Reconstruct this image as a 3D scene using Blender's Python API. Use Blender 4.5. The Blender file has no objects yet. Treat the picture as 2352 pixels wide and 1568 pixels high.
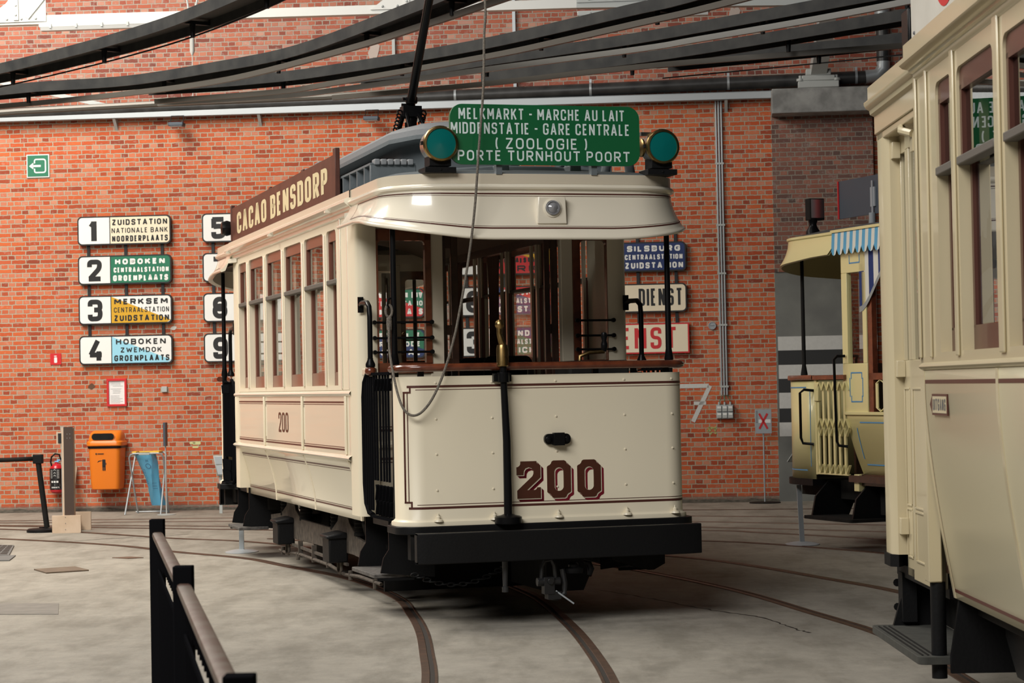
import bpy, bmesh, math, random
from math import radians as RD, sin, cos, pi
from mathutils import Vector, Matrix
random.seed(7)
SC = bpy.context.scene
COL = SC.collection

# ---------------------------------------------------------------- camera
cam_d = bpy.data.cameras.new('camera')
cam_d.sensor_width = 36.0
cam_d.lens = 36.0 * 5000 / 2352
cam_d.clip_start = 0.1
cam_d.clip_end = 200
cam_d.dof.use_dof = True
cam_d.dof.focus_distance = 14.6
cam_d.dof.aperture_fstop = 9.0
cam = bpy.data.objects.new('camera', cam_d)
COL.objects.link(cam)
PITCH, ROLL = math.atan(104 / 5000), 0.0195
_f = Vector((0, cos(PITCH), sin(PITCH))); _r = Vector((1, 0, 0)); _u = _r.cross(_f)
_r2 = _r * cos(ROLL) - _u * sin(ROLL); _u2 = _r * sin(ROLL) + _u * cos(ROLL)
cam.matrix_world = Matrix(((_r2.x, _u2.x, -_f.x, 0), (_r2.y, _u2.y, -_f.y, 0), (_r2.z, _u2.z, -_f.z, 1.55), (0, 0, 0, 1)))
SC.camera = cam

# ---------------------------------------------------------------- world, skylights, exposure
W = bpy.data.worlds.new('world'); SC.world = W; W.use_nodes = True
bg = W.node_tree.nodes['Background']
bg.inputs[0].default_value = (0.80, 0.88, 1.0, 1)
bg.inputs[1].default_value = 0.012
def area(name, loc, size, power, color, rot=(0, 0, 0)):
    l = bpy.data.lights.new(name, 'AREA'); l.shape = 'RECTANGLE'; l.size, l.size_y = size
    l.energy = power; l.color = color
    o = bpy.data.objects.new(name, l); COL.objects.link(o); o.location = loc; o.rotation_euler = rot
    return o
# glazed strips of the hall roof and an added fill lamp, no real source, for the tram front
area('skylight_west', (-8.5, 21.0, 9.8), (6, 9), 2550, (1.0, 0.94, 0.84), (RD(14), RD(4), 0))
area('skylight_middle', (-4.0, 14.0, 10.0), (4, 5), 370, (1.0, 0.96, 0.90))
area('front_fill', (-5.5, 3.0, 9.0), (9, 4), 1450, (1.0, 0.98, 0.95), (RD(62), 0, RD(-24)))
SC.view_settings.view_transform = 'Standard'
SC.view_settings.look = 'None'
SC.view_settings.gamma = 1.0
SC.view_settings.use_curve_mapping = False
SC.view_settings.exposure = 0.0

# ---------------------------------------------------------------- helpers
class MB:
    """collects faces; build() links them as ONE mesh object"""
    def __init__(s, xf=None):
        s.v = []; s.f = []; s.m = []; s.xf = xf; s.cur = 0; s.cuts = []
    def add(s, vs, fs, m=None):
        n = len(s.v); s.cuts.append((n, len(s.f)))
        s.v += [s.xf(p) if s.xf else tuple(p) for p in vs]
        s.f += [tuple(i + n for i in f) for f in fs]
        s.m += [s.cur if m is None else m] * len(fs)
        return s
    def box(s, x0, x1, y0, y1, z0, z1, m=None):
        vs = [(x, y, z) for x in (x0, x1) for y in (y0, y1) for z in (z0, z1)]
        return s.add(vs, [(0, 1, 3, 2), (4, 6, 7, 5), (0, 4, 5, 1), (2, 3, 7, 6), (0, 2, 6, 4), (1, 5, 7, 3)], m)
    def bar(s, a, b, w, h, up=(0, 0, 1), m=None):
        a = Vector(a); b = Vector(b); d = (b - a).normalized(); u = Vector(up)
        if abs(d.dot(u)) > .95: u = Vector((1, 0, 0))
        r = d.cross(u).normalized(); u = r.cross(d)
        vs = [p + r * (w / 2 * i) + u * (h / 2 * j) for p in (a, b) for i, j in ((-1, -1), (1, -1), (1, 1), (-1, 1))]
        return s.add(vs, [(0, 1, 2, 3), (7, 6, 5, 4), (0, 4, 5, 1), (1, 5, 6, 2), (2, 6, 7, 3), (3, 7, 4, 0)], m)
    def tube(s, pts, r, n=10, closed=False, caps=True, m=None):
        pts = [Vector(p) for p in pts]; k = len(pts); rs = r if isinstance(r, (list, tuple)) else [r] * k
        ref = None; vs = []
        for i, p in enumerate(pts):
            a = pts[i - 1] if (i or closed) else p
            b = pts[(i + 1) % k] if (i < k - 1 or closed) else p
            d = (b - a).normalized()
            if ref is None:
                ref = Vector((0, 0, 1)) if abs(d.z) < .9 else Vector((1, 0, 0))
            x = d.cross(ref).normalized(); y = x.cross(d).normalized(); ref = y
            vs += [p + (x * cos(2 * pi * j / n) + y * sin(2 * pi * j / n)) * rs[i] for j in range(n)]
        fs = []
        for i in range(k if closed else k - 1):
            for j in range(n):
                a, b = i * n + j, i * n + (j + 1) % n
                c, d = ((i + 1) % k) * n + (j + 1) % n, ((i + 1) % k) * n + j
                fs.append((a, b, c, d))
        if caps and not closed:
            fs.append(tuple(range(n))); fs.append(tuple((k - 1) * n + j for j in range(n)))
        return s.add(vs, fs, m)
    def cyl(s, a, b, r, r2=None, n=16, m=None):
        return s.tube([a, b], [r, r if r2 is None else r2], n, m=m)
    def lathe(s, prof, c=(0, 0, 0), axis='z', n=24, m=None):
        """prof: list of (radius, height along axis)"""
        vs = []; k = len(prof)
        for r, h in prof:
            for j in range(n):
                a = 2 * pi * j / n; u, w = r * cos(a), r * sin(a)
                p = {'z': (u, w, h), 'y': (u, h, w), 'x': (h, u, w)}[axis]
                vs.append((c[0] + p[0], c[1] + p[1], c[2] + p[2]))
        fs = [(i * n + j, i * n + (j + 1) % n, (i + 1) * n + (j + 1) % n, (i + 1) * n + j) for i in range(k - 1) for j in range(n)]
        if prof[0][0] > 1e-4: fs.append(tuple(range(n)))
        if prof[-1][0] > 1e-4: fs.append(tuple((k - 1) * n + j for j in range(n)))
        return s.add(vs, fs, m)
    def prism(s, poly, t0, t1, axis='y', m=None):
        """polygon (u,w) extruded along axis from t0 to t1"""
        f = {'y': lambda u, w, t: (u, t, w), 'x': lambda u, w, t: (t, u, w), 'z': lambda u, w, t: (u, w, t)}[axis]
        k = len(poly); vs = [f(u, w, t0) for u, w in poly] + [f(u, w, t1) for u, w in poly]
        fs = [tuple(range(k)), tuple(range(2 * k - 1, k - 1, -1))] + [(i, (i + 1) % k, k + (i + 1) % k, k + i) for i in range(k)]
        return s.add(vs, fs, m)
    def grid(s, rows, m=None, closed=False):
        """rows: list of equal length point lists"""
        k = len(rows[0]); vs = [p for r in rows for p in r]
        e = k if closed else k - 1
        fs = [(i * k + j, i * k + (j + 1) % k, (i + 1) * k + (j + 1) % k, (i + 1) * k + j) for i in range(len(rows) - 1) for j in range(e)]
        return s.add(vs, fs, m)
    def build(s, name, mats, parent=None, bevel=0, smooth=True, label=None, solid=0):
        me = bpy.data.meshes.new(name)
        me.from_pydata([tuple(p) for p in s.v], [], s.f)
        mats = mats if isinstance(mats, (list, tuple)) else [mats]
        for k in mats: me.materials.append(k)
        if len(mats) > 1: me.polygons.foreach_set('material_index', [min(i, len(mats) - 1) for i in s.m])
        bm = bmesh.new(); bm.from_mesh(me)
        bmesh.ops.recalc_face_normals(bm, faces=bm.faces[:])
        big = [f for f in bm.faces if len(f.verts) > 4]
        if big: bmesh.ops.triangulate(bm, faces=big)
        bm.to_mesh(me); bm.free()
        if smooth:
            me.shade_smooth(); me.set_sharp_from_angle(angle=RD(38))
        me.update()
        o = bpy.data.objects.new(name, me); COL.objects.link(o)
        if parent is not None: o.parent = parent
        if solid:
            md = o.modifiers.new('s', 'SOLIDIFY'); md.thickness = solid; md.offset = 0
        if bevel:
            md = o.modifiers.new('b', 'BEVEL'); md.width = bevel; md.segments = 2; md.limit_method = 'ANGLE'; md.angle_limit = RD(40)
        if label: o['label'] = label
        return o

def build_each(mb, name, mats, parent, n=1, **k):
    """every n consecutive shapes of the builder become one part of their own"""
    cs = mb.cuts[::n] + [(len(mb.v), len(mb.f))]; out = []
    for (v0, f0), (v1, f1) in zip(cs, cs[1:]):
        q = MB(); q.v = mb.v[v0:v1]; q.f = [tuple(i - v0 for i in f) for f in mb.f[f0:f1]]; q.m = mb.m[f0:f1]
        out.append(q.build(name, mats, parent, **k))
    return out

def thing(name, label, cat, loc=(0, 0, 0), rz=0, group=None):
    o = bpy.data.objects.new(name, None); COL.objects.link(o)
    o.empty_display_size = .1; o.location = loc; o.rotation_euler = (0, 0, rz)
    o['label'] = label; o['category'] = cat
    if group: o['group'] = group
    return o
def tag(o, label, cat, group=None, kind=None):
    if kind: o['kind'] = kind
    if label: o['label'] = label
    if cat: o['category'] = cat
    if group: o['group'] = group
    return o
def copy_tree(o, parent=None):
    c = o.copy(); COL.objects.link(c)
    if parent is not None: c.parent = parent
    for ch in list(o.children): copy_tree(ch, c)
    return c
def arc(cx, cy, r, a0, a1, n=6):
    return [(cx + r * cos(RD(a0 + (a1 - a0) * i / n)), cy + r * sin(RD(a0 + (a1 - a0) * i / n))) for i in range(n + 1)]
def rrect(x0, x1, y0, y1, r, n=5):
    return arc(x1 - r, y1 - r, r, 0, 90, n) + arc(x0 + r, y1 - r, r, 90, 180, n) + arc(x0 + r, y0 + r, r, 180, 270, n) + arc(x1 - r, y0 + r, r, 270, 360, n)

# ---------------------------------------------------------------- stroke lettering
# strokes in a 0..1 box; a third value 1 rounds that corner
R1 = 1
O_ = [(True, [(0, 0, R1), (0, 1, R1), (1, 1, R1), (1, 0, R1)])]
GL = {
 'A': (.95, [(False, [(0, -.06), (.46, 1.0), (.54, 1.0), (1, -.06)]), (False, [(.2, .27), (.8, .27)])]),
 'B': (.85, [(False, [(0, .52), (.95, .52, R1), (1, 1, R1), (0, 1), (0, 0), (1, 0, R1), (1, .52, R1), (.4, .52)])]),
 'C': (.85, [(False, [(1, .68), (1, 1, R1), (0, 1, R1), (0, 0, R1), (1, 0, R1), (1, .32)])]),
 'D': (.85, [(True, [(0, 0), (0, 1), (1, 1, R1), (1, 0, R1)])]),
 'E': (.72, [(False, [(1, 1), (0, 1), (0, 0), (1, 0)]), (False, [(0, .52), (.85, .52)])]),
 'F': (.72, [(False, [(1, 1), (0, 1), (0, -.06)]), (False, [(0, .52), (.85, .52)])]),
 'G': (.88, [(False, [(1, .7), (1, 1, R1), (0, 1, R1), (0, 0, R1), (1, 0, R1), (1, .46), (.55, .46)])]),
 'H': (.85, [(False, [(0, -.06), (0, 1.06)]), (False, [(1, -.06), (1, 1.06)]), (False, [(0, .52), (1, .52)])]),
 'I': (.16, [(False, [(.5, -.06), (.5, 1.06)])]),
 'J': (.7, [(False, [(1, 1.06), (1, 0, R1), (0, 0, R1), (0, .3)])]),
 'K': (.88, [(False, [(0, -.06), (0, 1.06)]), (False, [(1, 1.05), (.05, .38)]), (False, [(.38, .6), (1.02, -.06)])]),
 'L': (.7, [(False, [(0, 1.06), (0, 0), (1, 0)])]),
 'M': (1.05, [(False, [(0, -.06), (0, 1.06)]), (False, [(1, -.06), (1, 1.06)]), (False, [(.04, 1.03), (.5, .28)]), (False, [(.96, 1.03), (.5, .28)])]),
 'N': (.9, [(False, [(0, -.06), (0, 1.06)]), (False, [(1, -.06), (1, 1.06)]), (False, [(.03, 1.02), (.97, -.02)])]),
 'O': (.88, O_),
 'P': (.82, [(False, [(0, -.06), (0, 1), (1, 1, R1), (1, .45, R1), (0, .45)])]),
 'R': (.86, [(False, [(0, -.06), (0, 1), (1, 1, R1), (1, .46, R1), (0, .46)]), (False, [(.5, .46), (1.02, -.06)])]),
 'S': (.84, [(False, [(1, .74), (1, 1, R1), (0, 1, R1), (0, .52, R1), (1, .52, R1), (1, 0, R1), (0, 0, R1), (0, .26)])]),
 'T': (.84, [(False, [(-.12, 1), (1.12, 1)]), (False, [(.5, 1), (.5, -.06)])]),
 'U': (.86, [(False, [(0, 1.06), (0, 0, R1), (1, 0, R1), (1, 1.06)])]),
 'V': (.92, [(False, [(0, 1.06), (.46, 0), (.54, 0), (1, 1.06)])]),
 'W': (1.25, [(False, [(0, 1.06), (.24, -.03)]), (False, [(.24, -.03), (.5, .85)]), (False, [(.5, .85), (.76, -.03)]), (False, [(.76, -.03), (1, 1.06)])]),
 'X': (.9, [(False, [(0, 1.06), (1, -.06)]), (False, [(0, -.06), (1, 1.06)])]),
 'Z': (.85, [(False, [(-.04, 1), (1.04, 1)]), (False, [(-.04, 0), (1.04, 0)]), (False, [(.98, 1), (.02, 0)])]),
 '-': (.55, [(False, [(-.2, .5), (1.2, .5)])]),
 '(': (.3, [(False, [(1, 1.1), (.2, .8), (.05, .5), (.2, .2), (1, -.1)])]),
 ')': (.3, [(False, [(0, 1.1), (.8, .8), (.95, .5), (.8, .2), (0, -.1)])]),
 ' ': (.22, []),
 '.': (.15, [(False, [(.5, 0), (.5, .1)])]),
 '1': (.42, [(False, [(.8, 1.1), (.8, -.12)]), (False, [(-.5, .74), (.8, .98)])]),
 '2': (.85, [(False, [(0, .7), (0, 1, R1), (1, 1, R1), (1, .62, R1), (.04, .02)]), (False, [(-.1, 0), (1.1, 0)])]),
 '3': (.85, [(False, [(0, .74), (0, 1, R1), (1, 1, R1), (1, .53, R1), (.4, .53)]), (False, [(.4, .53), (1, .53, R1), (1, 0, R1), (0, 0, R1), (0, .26)])]),
 '4': (.95, [(False, [(.80, -.1), (.80, .45)]), (False, [(.72, 1.08), (.0, .24)]), (False, [(-.1, .24), (1.1, .24)])]),
 '5': (.85, [(False, [(1.0, 1), (-.12, 1)]), (False, [(.02, 1.05), (.02, .5)]), (False, [(.0, .58), (1, .62, R1), (1, 0, R1), (0, 0, R1), (0, .26)])]),
 '7': (.85, [(False, [(-.06, 1), (1, 1), (.3, -.06)])]),
 '8': (.85, [(True, [(.04, .42, R1), (.04, 1, R1), (.96, 1, R1), (.96, .42, R1)]), (True, [(0, 0, R1), (0, .60, R1), (1, .60, R1), (1, 0, R1)])]),
 '9': (.85, [(False, [(1, .45), (0, .45, R1), (0, 1, R1), (1, 1, R1), (1, 0, R1), (0, 0, R1), (0, .25)])]),
 '0': (.85, O_),
}
def _stroke(mb, pts, closed, t, put):
    # fillet flagged corners
    k = len(pts); out = []
    for i, p in enumerate(pts):
        v = Vector(p[:2]); fl = len(p) > 2 and p[2]
        if fl and (closed or 0 < i < k - 1):
            a = Vector(pts[i - 1][:2]); b = Vector(pts[(i + 1) % k][:2])
            la, lb = (a - v).length, (b - v).length
            r = min(t * 1.9, la * .5, lb * .5)
            pa, pb = v + (a - v) * (r / la), v + (b - v) * (r / lb)
            for q in range(6):
                s = q / 5
                out.append(pa * (1 - s) ** 2 + v * (2 * s * (1 - s)) + pb * s * s)
        else:
            out.append(v)
    ded = []
    for p in out:
        if not ded or (p - ded[-1]).length > 1e-5: ded.append(p)
    if closed and (ded[0] - ded[-1]).length < 1e-5: ded.pop()
    out = ded
    k = len(out); L = []; Rr = []
    for i, p in enumerate(out):
        a = out[i - 1] if (i or closed) else None
        b = out[(i + 1) % k] if (i < k - 1 or closed) else None
        d1 = (p - a).normalized() if a is not None else None
        d2 = (b - p).normalized() if b is not None else None
        d1 = d1 if d1 is not None else d2; d2 = d2 if d2 is not None else d1
        n1 = Vector((-d1.y, d1.x)); n2 = Vector((-d2.y, d2.x)); n = n1 + n2
        n = n.normalized() if n.length > 1e-6 else n1
        sc = min(1 / max(n.dot(n1), .3), 2.2) * t / 2
        L.append(p + n * sc); Rr.append(p - n * sc)
    vs = [put(q.x, q.y) for q in L] + [put(q.x, q.y) for q in Rr]
    mb.add(vs, [(i, (i + 1) % k, k + (i + 1) % k, k + i) for i in range(k if closed else k - 1)])
def text(mb, string, x0, x1, z0, z1, t, put, gap=.28, nrm=(0, -1, 0)):
    """fits the string into the box x0..x1, z0..z1; stroke width t; put(u,w) -> 3D point"""
    tot = sum(GL[c][0] for c in string) + gap * (len(string) - 1)
    sx = (x1 - x0) / tot; x = x0
    for c in string:
        w, st = GL[c]; ww = w * sx
        tt = min(t, ww) if c != 'I' and c != '.' else t
        for closed, pts in st:
            q = [((x + tt / 2 + p[0] * max(ww - tt, 0.0) if c not in 'I.' else x + ww / 2), z0 + t / 2 + p[1] * (z1 - z0 - t)) + tuple(p[2:]) for p in pts]
            i0 = len(mb.v); _stroke(mb, q, closed, t, put); lay = .00025 * st.index((closed, pts))
            mb.v[i0:] = [(p[0] + nrm[0] * lay, p[1] + nrm[1] * lay, p[2] + nrm[2] * lay) for p in mb.v[i0:]]
        x += ww + gap * sx
    return mb

# ---------------------------------------------------------------- materials
def mat(name, col, rough=.5, metal=0, coat=0, noise=None, bump=0, scale=20, spec=.5):
    m = bpy.data.materials.new(name); m.use_nodes = True
    N = m.node_tree.nodes; Lk = m.node_tree.links; b = N['Principled BSDF']
    b.inputs['Base Color'].default_value = (*col, 1); b.inputs['Roughness'].default_value = rough
    b.inputs['Metallic'].default_value = metal; b.inputs['Coat Weight'].default_value = coat
    b.inputs['Coat Roughness'].default_value = .06; b.inputs['Specular IOR Level'].default_value = spec
    if noise or bump:
        tc = N.new('ShaderNodeTexCoord'); nz = N.new('ShaderNodeTexNoise')
        nz.inputs['Scale'].default_value = scale; nz.inputs['Detail'].default_value = 6
        Lk.new(tc.outputs['Object'], nz.inputs['Vector'])
        if noise:
            rp = N.new('ShaderNodeValToRGB'); rp.color_ramp.elements[0].position = .36; rp.color_ramp.elements[1].position = .68
            rp.color_ramp.elements[0].color = (*noise, 1); rp.color_ramp.elements[1].color = (*col, 1)
            Lk.new(nz.outputs['Fac'], rp.inputs[0]); Lk.new(rp.outputs[0], b.inputs['Base Color'])
        if bump:
            bp = N.new('ShaderNodeBump'); bp.inputs['Strength'].default_value = bump; bp.inputs['Distance'].default_value = .01
            Lk.new(nz.outputs['Fac'], bp.inputs['Height']); Lk.new(bp.outputs[0], b.inputs['Normal'])
    return m
def glass_mat(name, tint=(1, 1, 1), refl=1.0):
    m = bpy.data.materials.new(name); m.use_nodes = True; N = m.node_tree.nodes; Lk = m.node_tree.links
    N.remove(N['Principled BSDF']); out = N['Material Output']
    tr = N.new('ShaderNodeBsdfTransparent'); tr.inputs[0].default_value = (*tint, 1)
    gl = N.new('ShaderNodeBsdfGlossy'); gl.inputs['Roughness'].default_value = .01
    fr = N.new('ShaderNodeFresnel'); ge = N.new('ShaderNodeNewGeometry'); ir = N.new('ShaderNodeMath'); ir.operation = 'MULTIPLY_ADD'
    ir.inputs[1].default_value = 1 / 1.5 - 1.5; ir.inputs[2].default_value = 1.5
    Lk.new(ge.outputs['Backfacing'], ir.inputs[0]); Lk.new(ir.outputs[0], fr.inputs[0])
    mu = N.new('ShaderNodeMath'); mu.operation = 'MULTIPLY'; mu.inputs[1].default_value = refl; mu.use_clamp = True
    mx = N.new('ShaderNodeMixShader')
    Lk.new(fr.outputs[0], mu.inputs[0]); Lk.new(mu.outputs[0], mx.inputs[0]); Lk.new(tr.outputs[0], mx.inputs[1]); Lk.new(gl.outputs[0], mx.inputs[2])
    Lk.new(mx.outputs[0], out.inputs[0])
    return m
def film_mat(name, col, clear):
    m = bpy.data.materials.new(name); m.use_nodes = True; N = m.node_tree.nodes; Lk = m.node_tree.links
    b = N['Principled BSDF']; b.inputs['Base Color'].default_value = (*col, 1); b.inputs['Roughness'].default_value = .22
    tr = N.new('ShaderNodeBsdfTransparent'); tr.inputs[0].default_value = (.55, .8, .95, 1); mx = N.new('ShaderNodeMixShader'); mx.inputs[0].default_value = clear
    Lk.new(b.outputs[0], mx.inputs[1]); Lk.new(tr.outputs[0], mx.inputs[2]); Lk.new(mx.outputs[0], N['Material Output'].inputs[0])
    return m
def brick_mat(name, ramp, mortar, dirt, pale=.25, zdirt=.1, smear=.0, header=.45, palecol=(.56, .30, .21)):
    """object space brickwork: x along the wall, z up; alternating stretcher and header courses"""
    m = bpy.data.materials.new(name); m.use_nodes = True; N = m.node_tree.nodes; Lk = m.node_tree.links; b = N['Principled BSDF']
    tc = N.new('ShaderNodeTexCoord'); sp = N.new('ShaderNodeSeparateXYZ'); cb = N.new('ShaderNodeCombineXYZ')
    Lk.new(tc.outputs['Object'], sp.inputs[0])
    # slightly irregular courses
    nz0 = N.new('ShaderNodeTexNoise'); nz0.inputs['Scale'].default_value = 17; nz0.inputs['Detail'].default_value = 3
    Lk.new(tc.outputs['Object'], nz0.inputs['Vector'])
    wob = N.new('ShaderNodeVectorMath'); wob.operation = 'SCALE'; wob.inputs[3].default_value = .018
    sub = N.new('ShaderNodeVectorMath'); sub.operation = 'SUBTRACT'; sub.inputs[1].default_value = (.5, .5, .5)
    Lk.new(nz0.outputs['Color'], sub.inputs[0]); Lk.new(sub.outputs[0], wob.inputs[0])
    Lk.new(sp.outputs['X'], cb.inputs['X']); Lk.new(sp.outputs['Z'], cb.inputs['Y'])
    ad = N.new('ShaderNodeVectorMath'); Lk.new(cb.outputs[0], ad.inputs[0]); Lk.new(wob.outputs[0], ad.inputs[1])
    br = N.new('ShaderNodeTexBrick'); br.offset = .5; br.squash = .5; br.squash_frequency = 2
    for k, v in dict(Scale=1, **{'Brick Width': .196, 'Row Height': .0603, 'Mortar Size': .0068, 'Mortar Smooth': .2, 'Bias': 0}).items(): br.inputs[k].default_value = v
    br.inputs['Color1'].default_value = (0, 0, 0, 1); br.inputs['Color2'].default_value = (1, 1, 1, 1); br.inputs['Mortar'].default_value = (.5, .5, .5, 1)
    Lk.new(ad.outputs[0], br.inputs['Vector'])
    # broad drift of brick tone plus per brick value
    nz1 = N.new('ShaderNodeTexNoise'); nz1.inputs['Scale'].default_value = .55; nz1.inputs['Detail'].default_value = 3
    Lk.new(tc.outputs['Object'], nz1.inputs['Vector'])
    ma = N.new('ShaderNodeMath'); ma.operation = 'MULTIPLY_ADD'; ma.inputs[1].default_value = .4; ma.inputs[2].default_value = -.2
    Lk.new(nz1.outputs['Fac'], ma.inputs[0])
    su = N.new('ShaderNodeMath'); su.operation = 'ADD'; Lk.new(br.outputs['Color'], su.inputs[0]); Lk.new(ma.outputs[0], su.inputs[1])
    rp = N.new('ShaderNodeValToRGB'); e = rp.color_ramp.elements
    e[0].position, e[0].color = 0, (*ramp[0], 1); e[1].position, e[1].color = 1, (*ramp[-1], 1)
    for i, c in enumerate(ramp[1:-1]):
        q = e.new((i + 1) / (len(ramp) - 1)); q.color = (*c, 1)
    Lk.new(su.outputs[0], rp.inputs[0])
    # header courses (even rows) are paler, brick by brick
    wz = N.new('ShaderNodeSeparateXYZ'); Lk.new(ad.outputs[0], wz.inputs[0])
    dv = N.new('ShaderNodeMath'); dv.operation = 'DIVIDE'; dv.inputs[1].default_value = .0603; Lk.new(wz.outputs['Y'], dv.inputs[0])
    fl = N.new('ShaderNodeMath'); fl.operation = 'FLOOR'; Lk.new(dv.outputs[0], fl.inputs[0])
    md = N.new('ShaderNodeMath'); md.operation = 'FLOORED_MODULO'; md.inputs[1].default_value = 2; Lk.new(fl.outputs[0], md.inputs[0])
    iv = N.new('ShaderNodeMath'); iv.operation = 'SUBTRACT'; iv.inputs[0].default_value = 1; Lk.new(md.outputs[0], iv.inputs[1])
    rr = N.new('ShaderNodeMapRange'); rr.inputs[1].default_value = .15; rr.inputs[2].default_value = 1; rr.inputs[3].default_value = 0; rr.inputs[4].default_value = header
    Lk.new(br.outputs['Color'], rr.inputs[0])
    hp = N.new('ShaderNodeMath'); hp.operation = 'MULTIPLY'; Lk.new(iv.outputs[0], hp.inputs[0]); Lk.new(rr.outputs[0], hp.inputs[1])
    mxh = N.new('ShaderNodeMix'); mxh.data_type = 'RGBA'; mxh.inputs[7].default_value = (*palecol, 1)
    Lk.new(hp.outputs[0], mxh.inputs[0]); Lk.new(rp.outputs[0], mxh.inputs[6])
    # pale salt and wear in patches
    nz2 = N.new('ShaderNodeTexNoise'); nz2.inputs['Scale'].default_value = 14; nz2.inputs['Detail'].default_value = 7; nz2.inputs['Roughness'].default_value = .7
    Lk.new(tc.outputs['Object'], nz2.inputs['Vector'])
    r2 = N.new('ShaderNodeMapRange'); r2.inputs[1].default_value = .54; r2.inputs[2].default_value = .78; r2.inputs[3].default_value = 0; r2.inputs[4].default_value = pale
    Lk.new(nz2.outputs['Fac'], r2.inputs[0])
    mx1 = N.new('ShaderNodeMix'); mx1.data_type = 'RGBA'; mx1.inputs[7].default_value = (*[c * .55 + .3 for c in mortar], 1)
    Lk.new(r2.outputs[0], mx1.inputs[0]); Lk.new(mxh.outputs[2], mx1.inputs[6])
    mx2 = N.new('ShaderNodeMix'); mx2.data_type = 'RGBA'; mx2.inputs[7].default_value = (*mortar, 1)
    fm = N.new('ShaderNodeMath'); fm.operation = 'ADD'; fm.use_clamp = True; fm.inputs[1].default_value = smear
    Lk.new(br.outputs['Fac'], fm.inputs[0]); Lk.new(fm.outputs[0], mx2.inputs[0]); Lk.new(mx1.outputs[2], mx2.inputs[6])
    # dark footing
    r3 = N.new('ShaderNodeMapRange'); r3.inputs[1].default_value = zdirt; r3.inputs[2].default_value = zdirt * .45; r3.inputs[3].default_value = 0; r3.inputs[4].default_value = .85
    zz = N.new('ShaderNodeMath'); zz.operation = 'MULTIPLY_ADD'; zz.inputs[1].default_value = .09
    Lk.new(nz2.outputs['Fac'], zz.inputs[0]); Lk.new(sp.outputs['Z'], zz.inputs[2])
    s5 = N.new('ShaderNodeMath'); s5.operation = 'SUBTRACT'; s5.inputs[1].default_value = .045; Lk.new(zz.outputs[0], s5.inputs[0])
    Lk.new(s5.outputs[0], r3.inputs[0])
    mx3 = N.new('ShaderNodeMix'); mx3.data_type = 'RGBA'; mx3.inputs[7].default_value = (*dirt, 1)
    Lk.new(r3.outputs[0], mx3.inputs[0]); Lk.new(mx2.outputs[2], mx3.inputs[6])
    Lk.new(mx3.outputs[2], b.inputs['Base Color'])
    b.inputs['Roughness'].default_value = .85; b.inputs['Specular IOR Level'].default_value = .25
    bp = N.new('ShaderNodeBump'); bp.invert = True; bp.inputs['Strength'].default_value = .9; bp.inputs['Distance'].default_value = .012
    hh = N.new('ShaderNodeMath'); hh.operation = 'MULTIPLY_ADD'; hh.inputs[1].default_value = .5
    Lk.new(nz2.outputs['Fac'], hh.inputs[0]); Lk.new(br.outputs['Fac'], hh.inputs[2])
    Lk.new(hh.outputs[0], bp.inputs['Height']); Lk.new(bp.outputs[0], b.inputs['Normal'])
    return m
def floor_mat():
    m = bpy.data.materials.new('concrete_floor'); m.use_nodes = True; N = m.node_tree.nodes; Lk = m.node_tree.links; b = N['Principled BSDF']
    tc = N.new('ShaderNodeTexCoord')
    def noise(s, d, r=.55, stretch=None):
        n = N.new('ShaderNodeTexNoise'); n.inputs['Scale'].default_value = s; n.inputs['Detail'].default_value = d; n.inputs['Roughness'].default_value = r
        if stretch:
            mp = N.new('ShaderNodeMapping'); mp.inputs['Scale'].default_value = stretch; Lk.new(tc.outputs['Object'], mp.inputs[0]); Lk.new(mp.outputs[0], n.inputs['Vector'])
        else: Lk.new(tc.outputs['Object'], n.inputs['Vector'])
        return n
    a = noise(.8, 6, .6, (1.2, .7, 1)); c = noise(6, 8, .7); d = noise(60, 4, .7); g = noise(2.2, 7, .65, (1.6, .5, 1))
    rp = N.new('ShaderNodeValToRGB'); e = rp.color_ramp.elements
    e[0].position, e[0].color = .3, (.262, .242, .208, 1); e[1].position, e[1].color = .72, (.352, .327, .284, 1)
    Lk.new(a.outputs['Fac'], rp.inputs[0])
    r2 = N.new('ShaderNodeValToRGB'); e = r2.color_ramp.elements
    e[0].position, e[0].color = .35, (.86, .86, .85, 1); e[1].position, e[1].color = .65, (1.05, 1.04, 1.02, 1)
    Lk.new(c.outputs['Fac'], r2.inputs[0])
    r4 = N.new('ShaderNodeValToRGB'); e = r4.color_ramp.elements
    e[0].position, e[0].color = .38, (.76, .755, .74, 1); e[1].position, e[1].color = .55, (1, 1, 1, 1)
    Lk.new(g.outputs['Fac'], r4.inputs[0])
    r5 = N.new('ShaderNodeValToRGB'); e = r5.color_ramp.elements
    e[0].position, e[0].color = .30, (.72, .70, .68, 1); e[1].position, e[1].color = .42, (1, 1, 1, 1)
    Lk.new(d.outputs['Fac'], r5.inputs[0])
    cur = rp.outputs[0]
    for r in (r2, r4, r5):
        mx = N.new('ShaderNodeMix'); mx.data_type = 'RGBA'; mx.blend_type = 'MULTIPLY'; mx.inputs[0].default_value = 1
        Lk.new(cur, mx.inputs[6]); Lk.new(r.outputs[0], mx.inputs[7]); cur = mx.outputs[2]
    Lk.new(cur, b.inputs['Base Color']); b.inputs['Roughness'].default_value = .75; b.inputs['Specular IOR Level'].default_value = .3
    bp = N.new('ShaderNodeBump'); bp.inputs['Strength'].default_value = .25; bp.inputs['Distance'].default_value = .006
    Lk.new(c.outputs['Fac'], bp.inputs['Height']); Lk.new(bp.outputs[0], b.inputs['Normal'])
    return m

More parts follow.
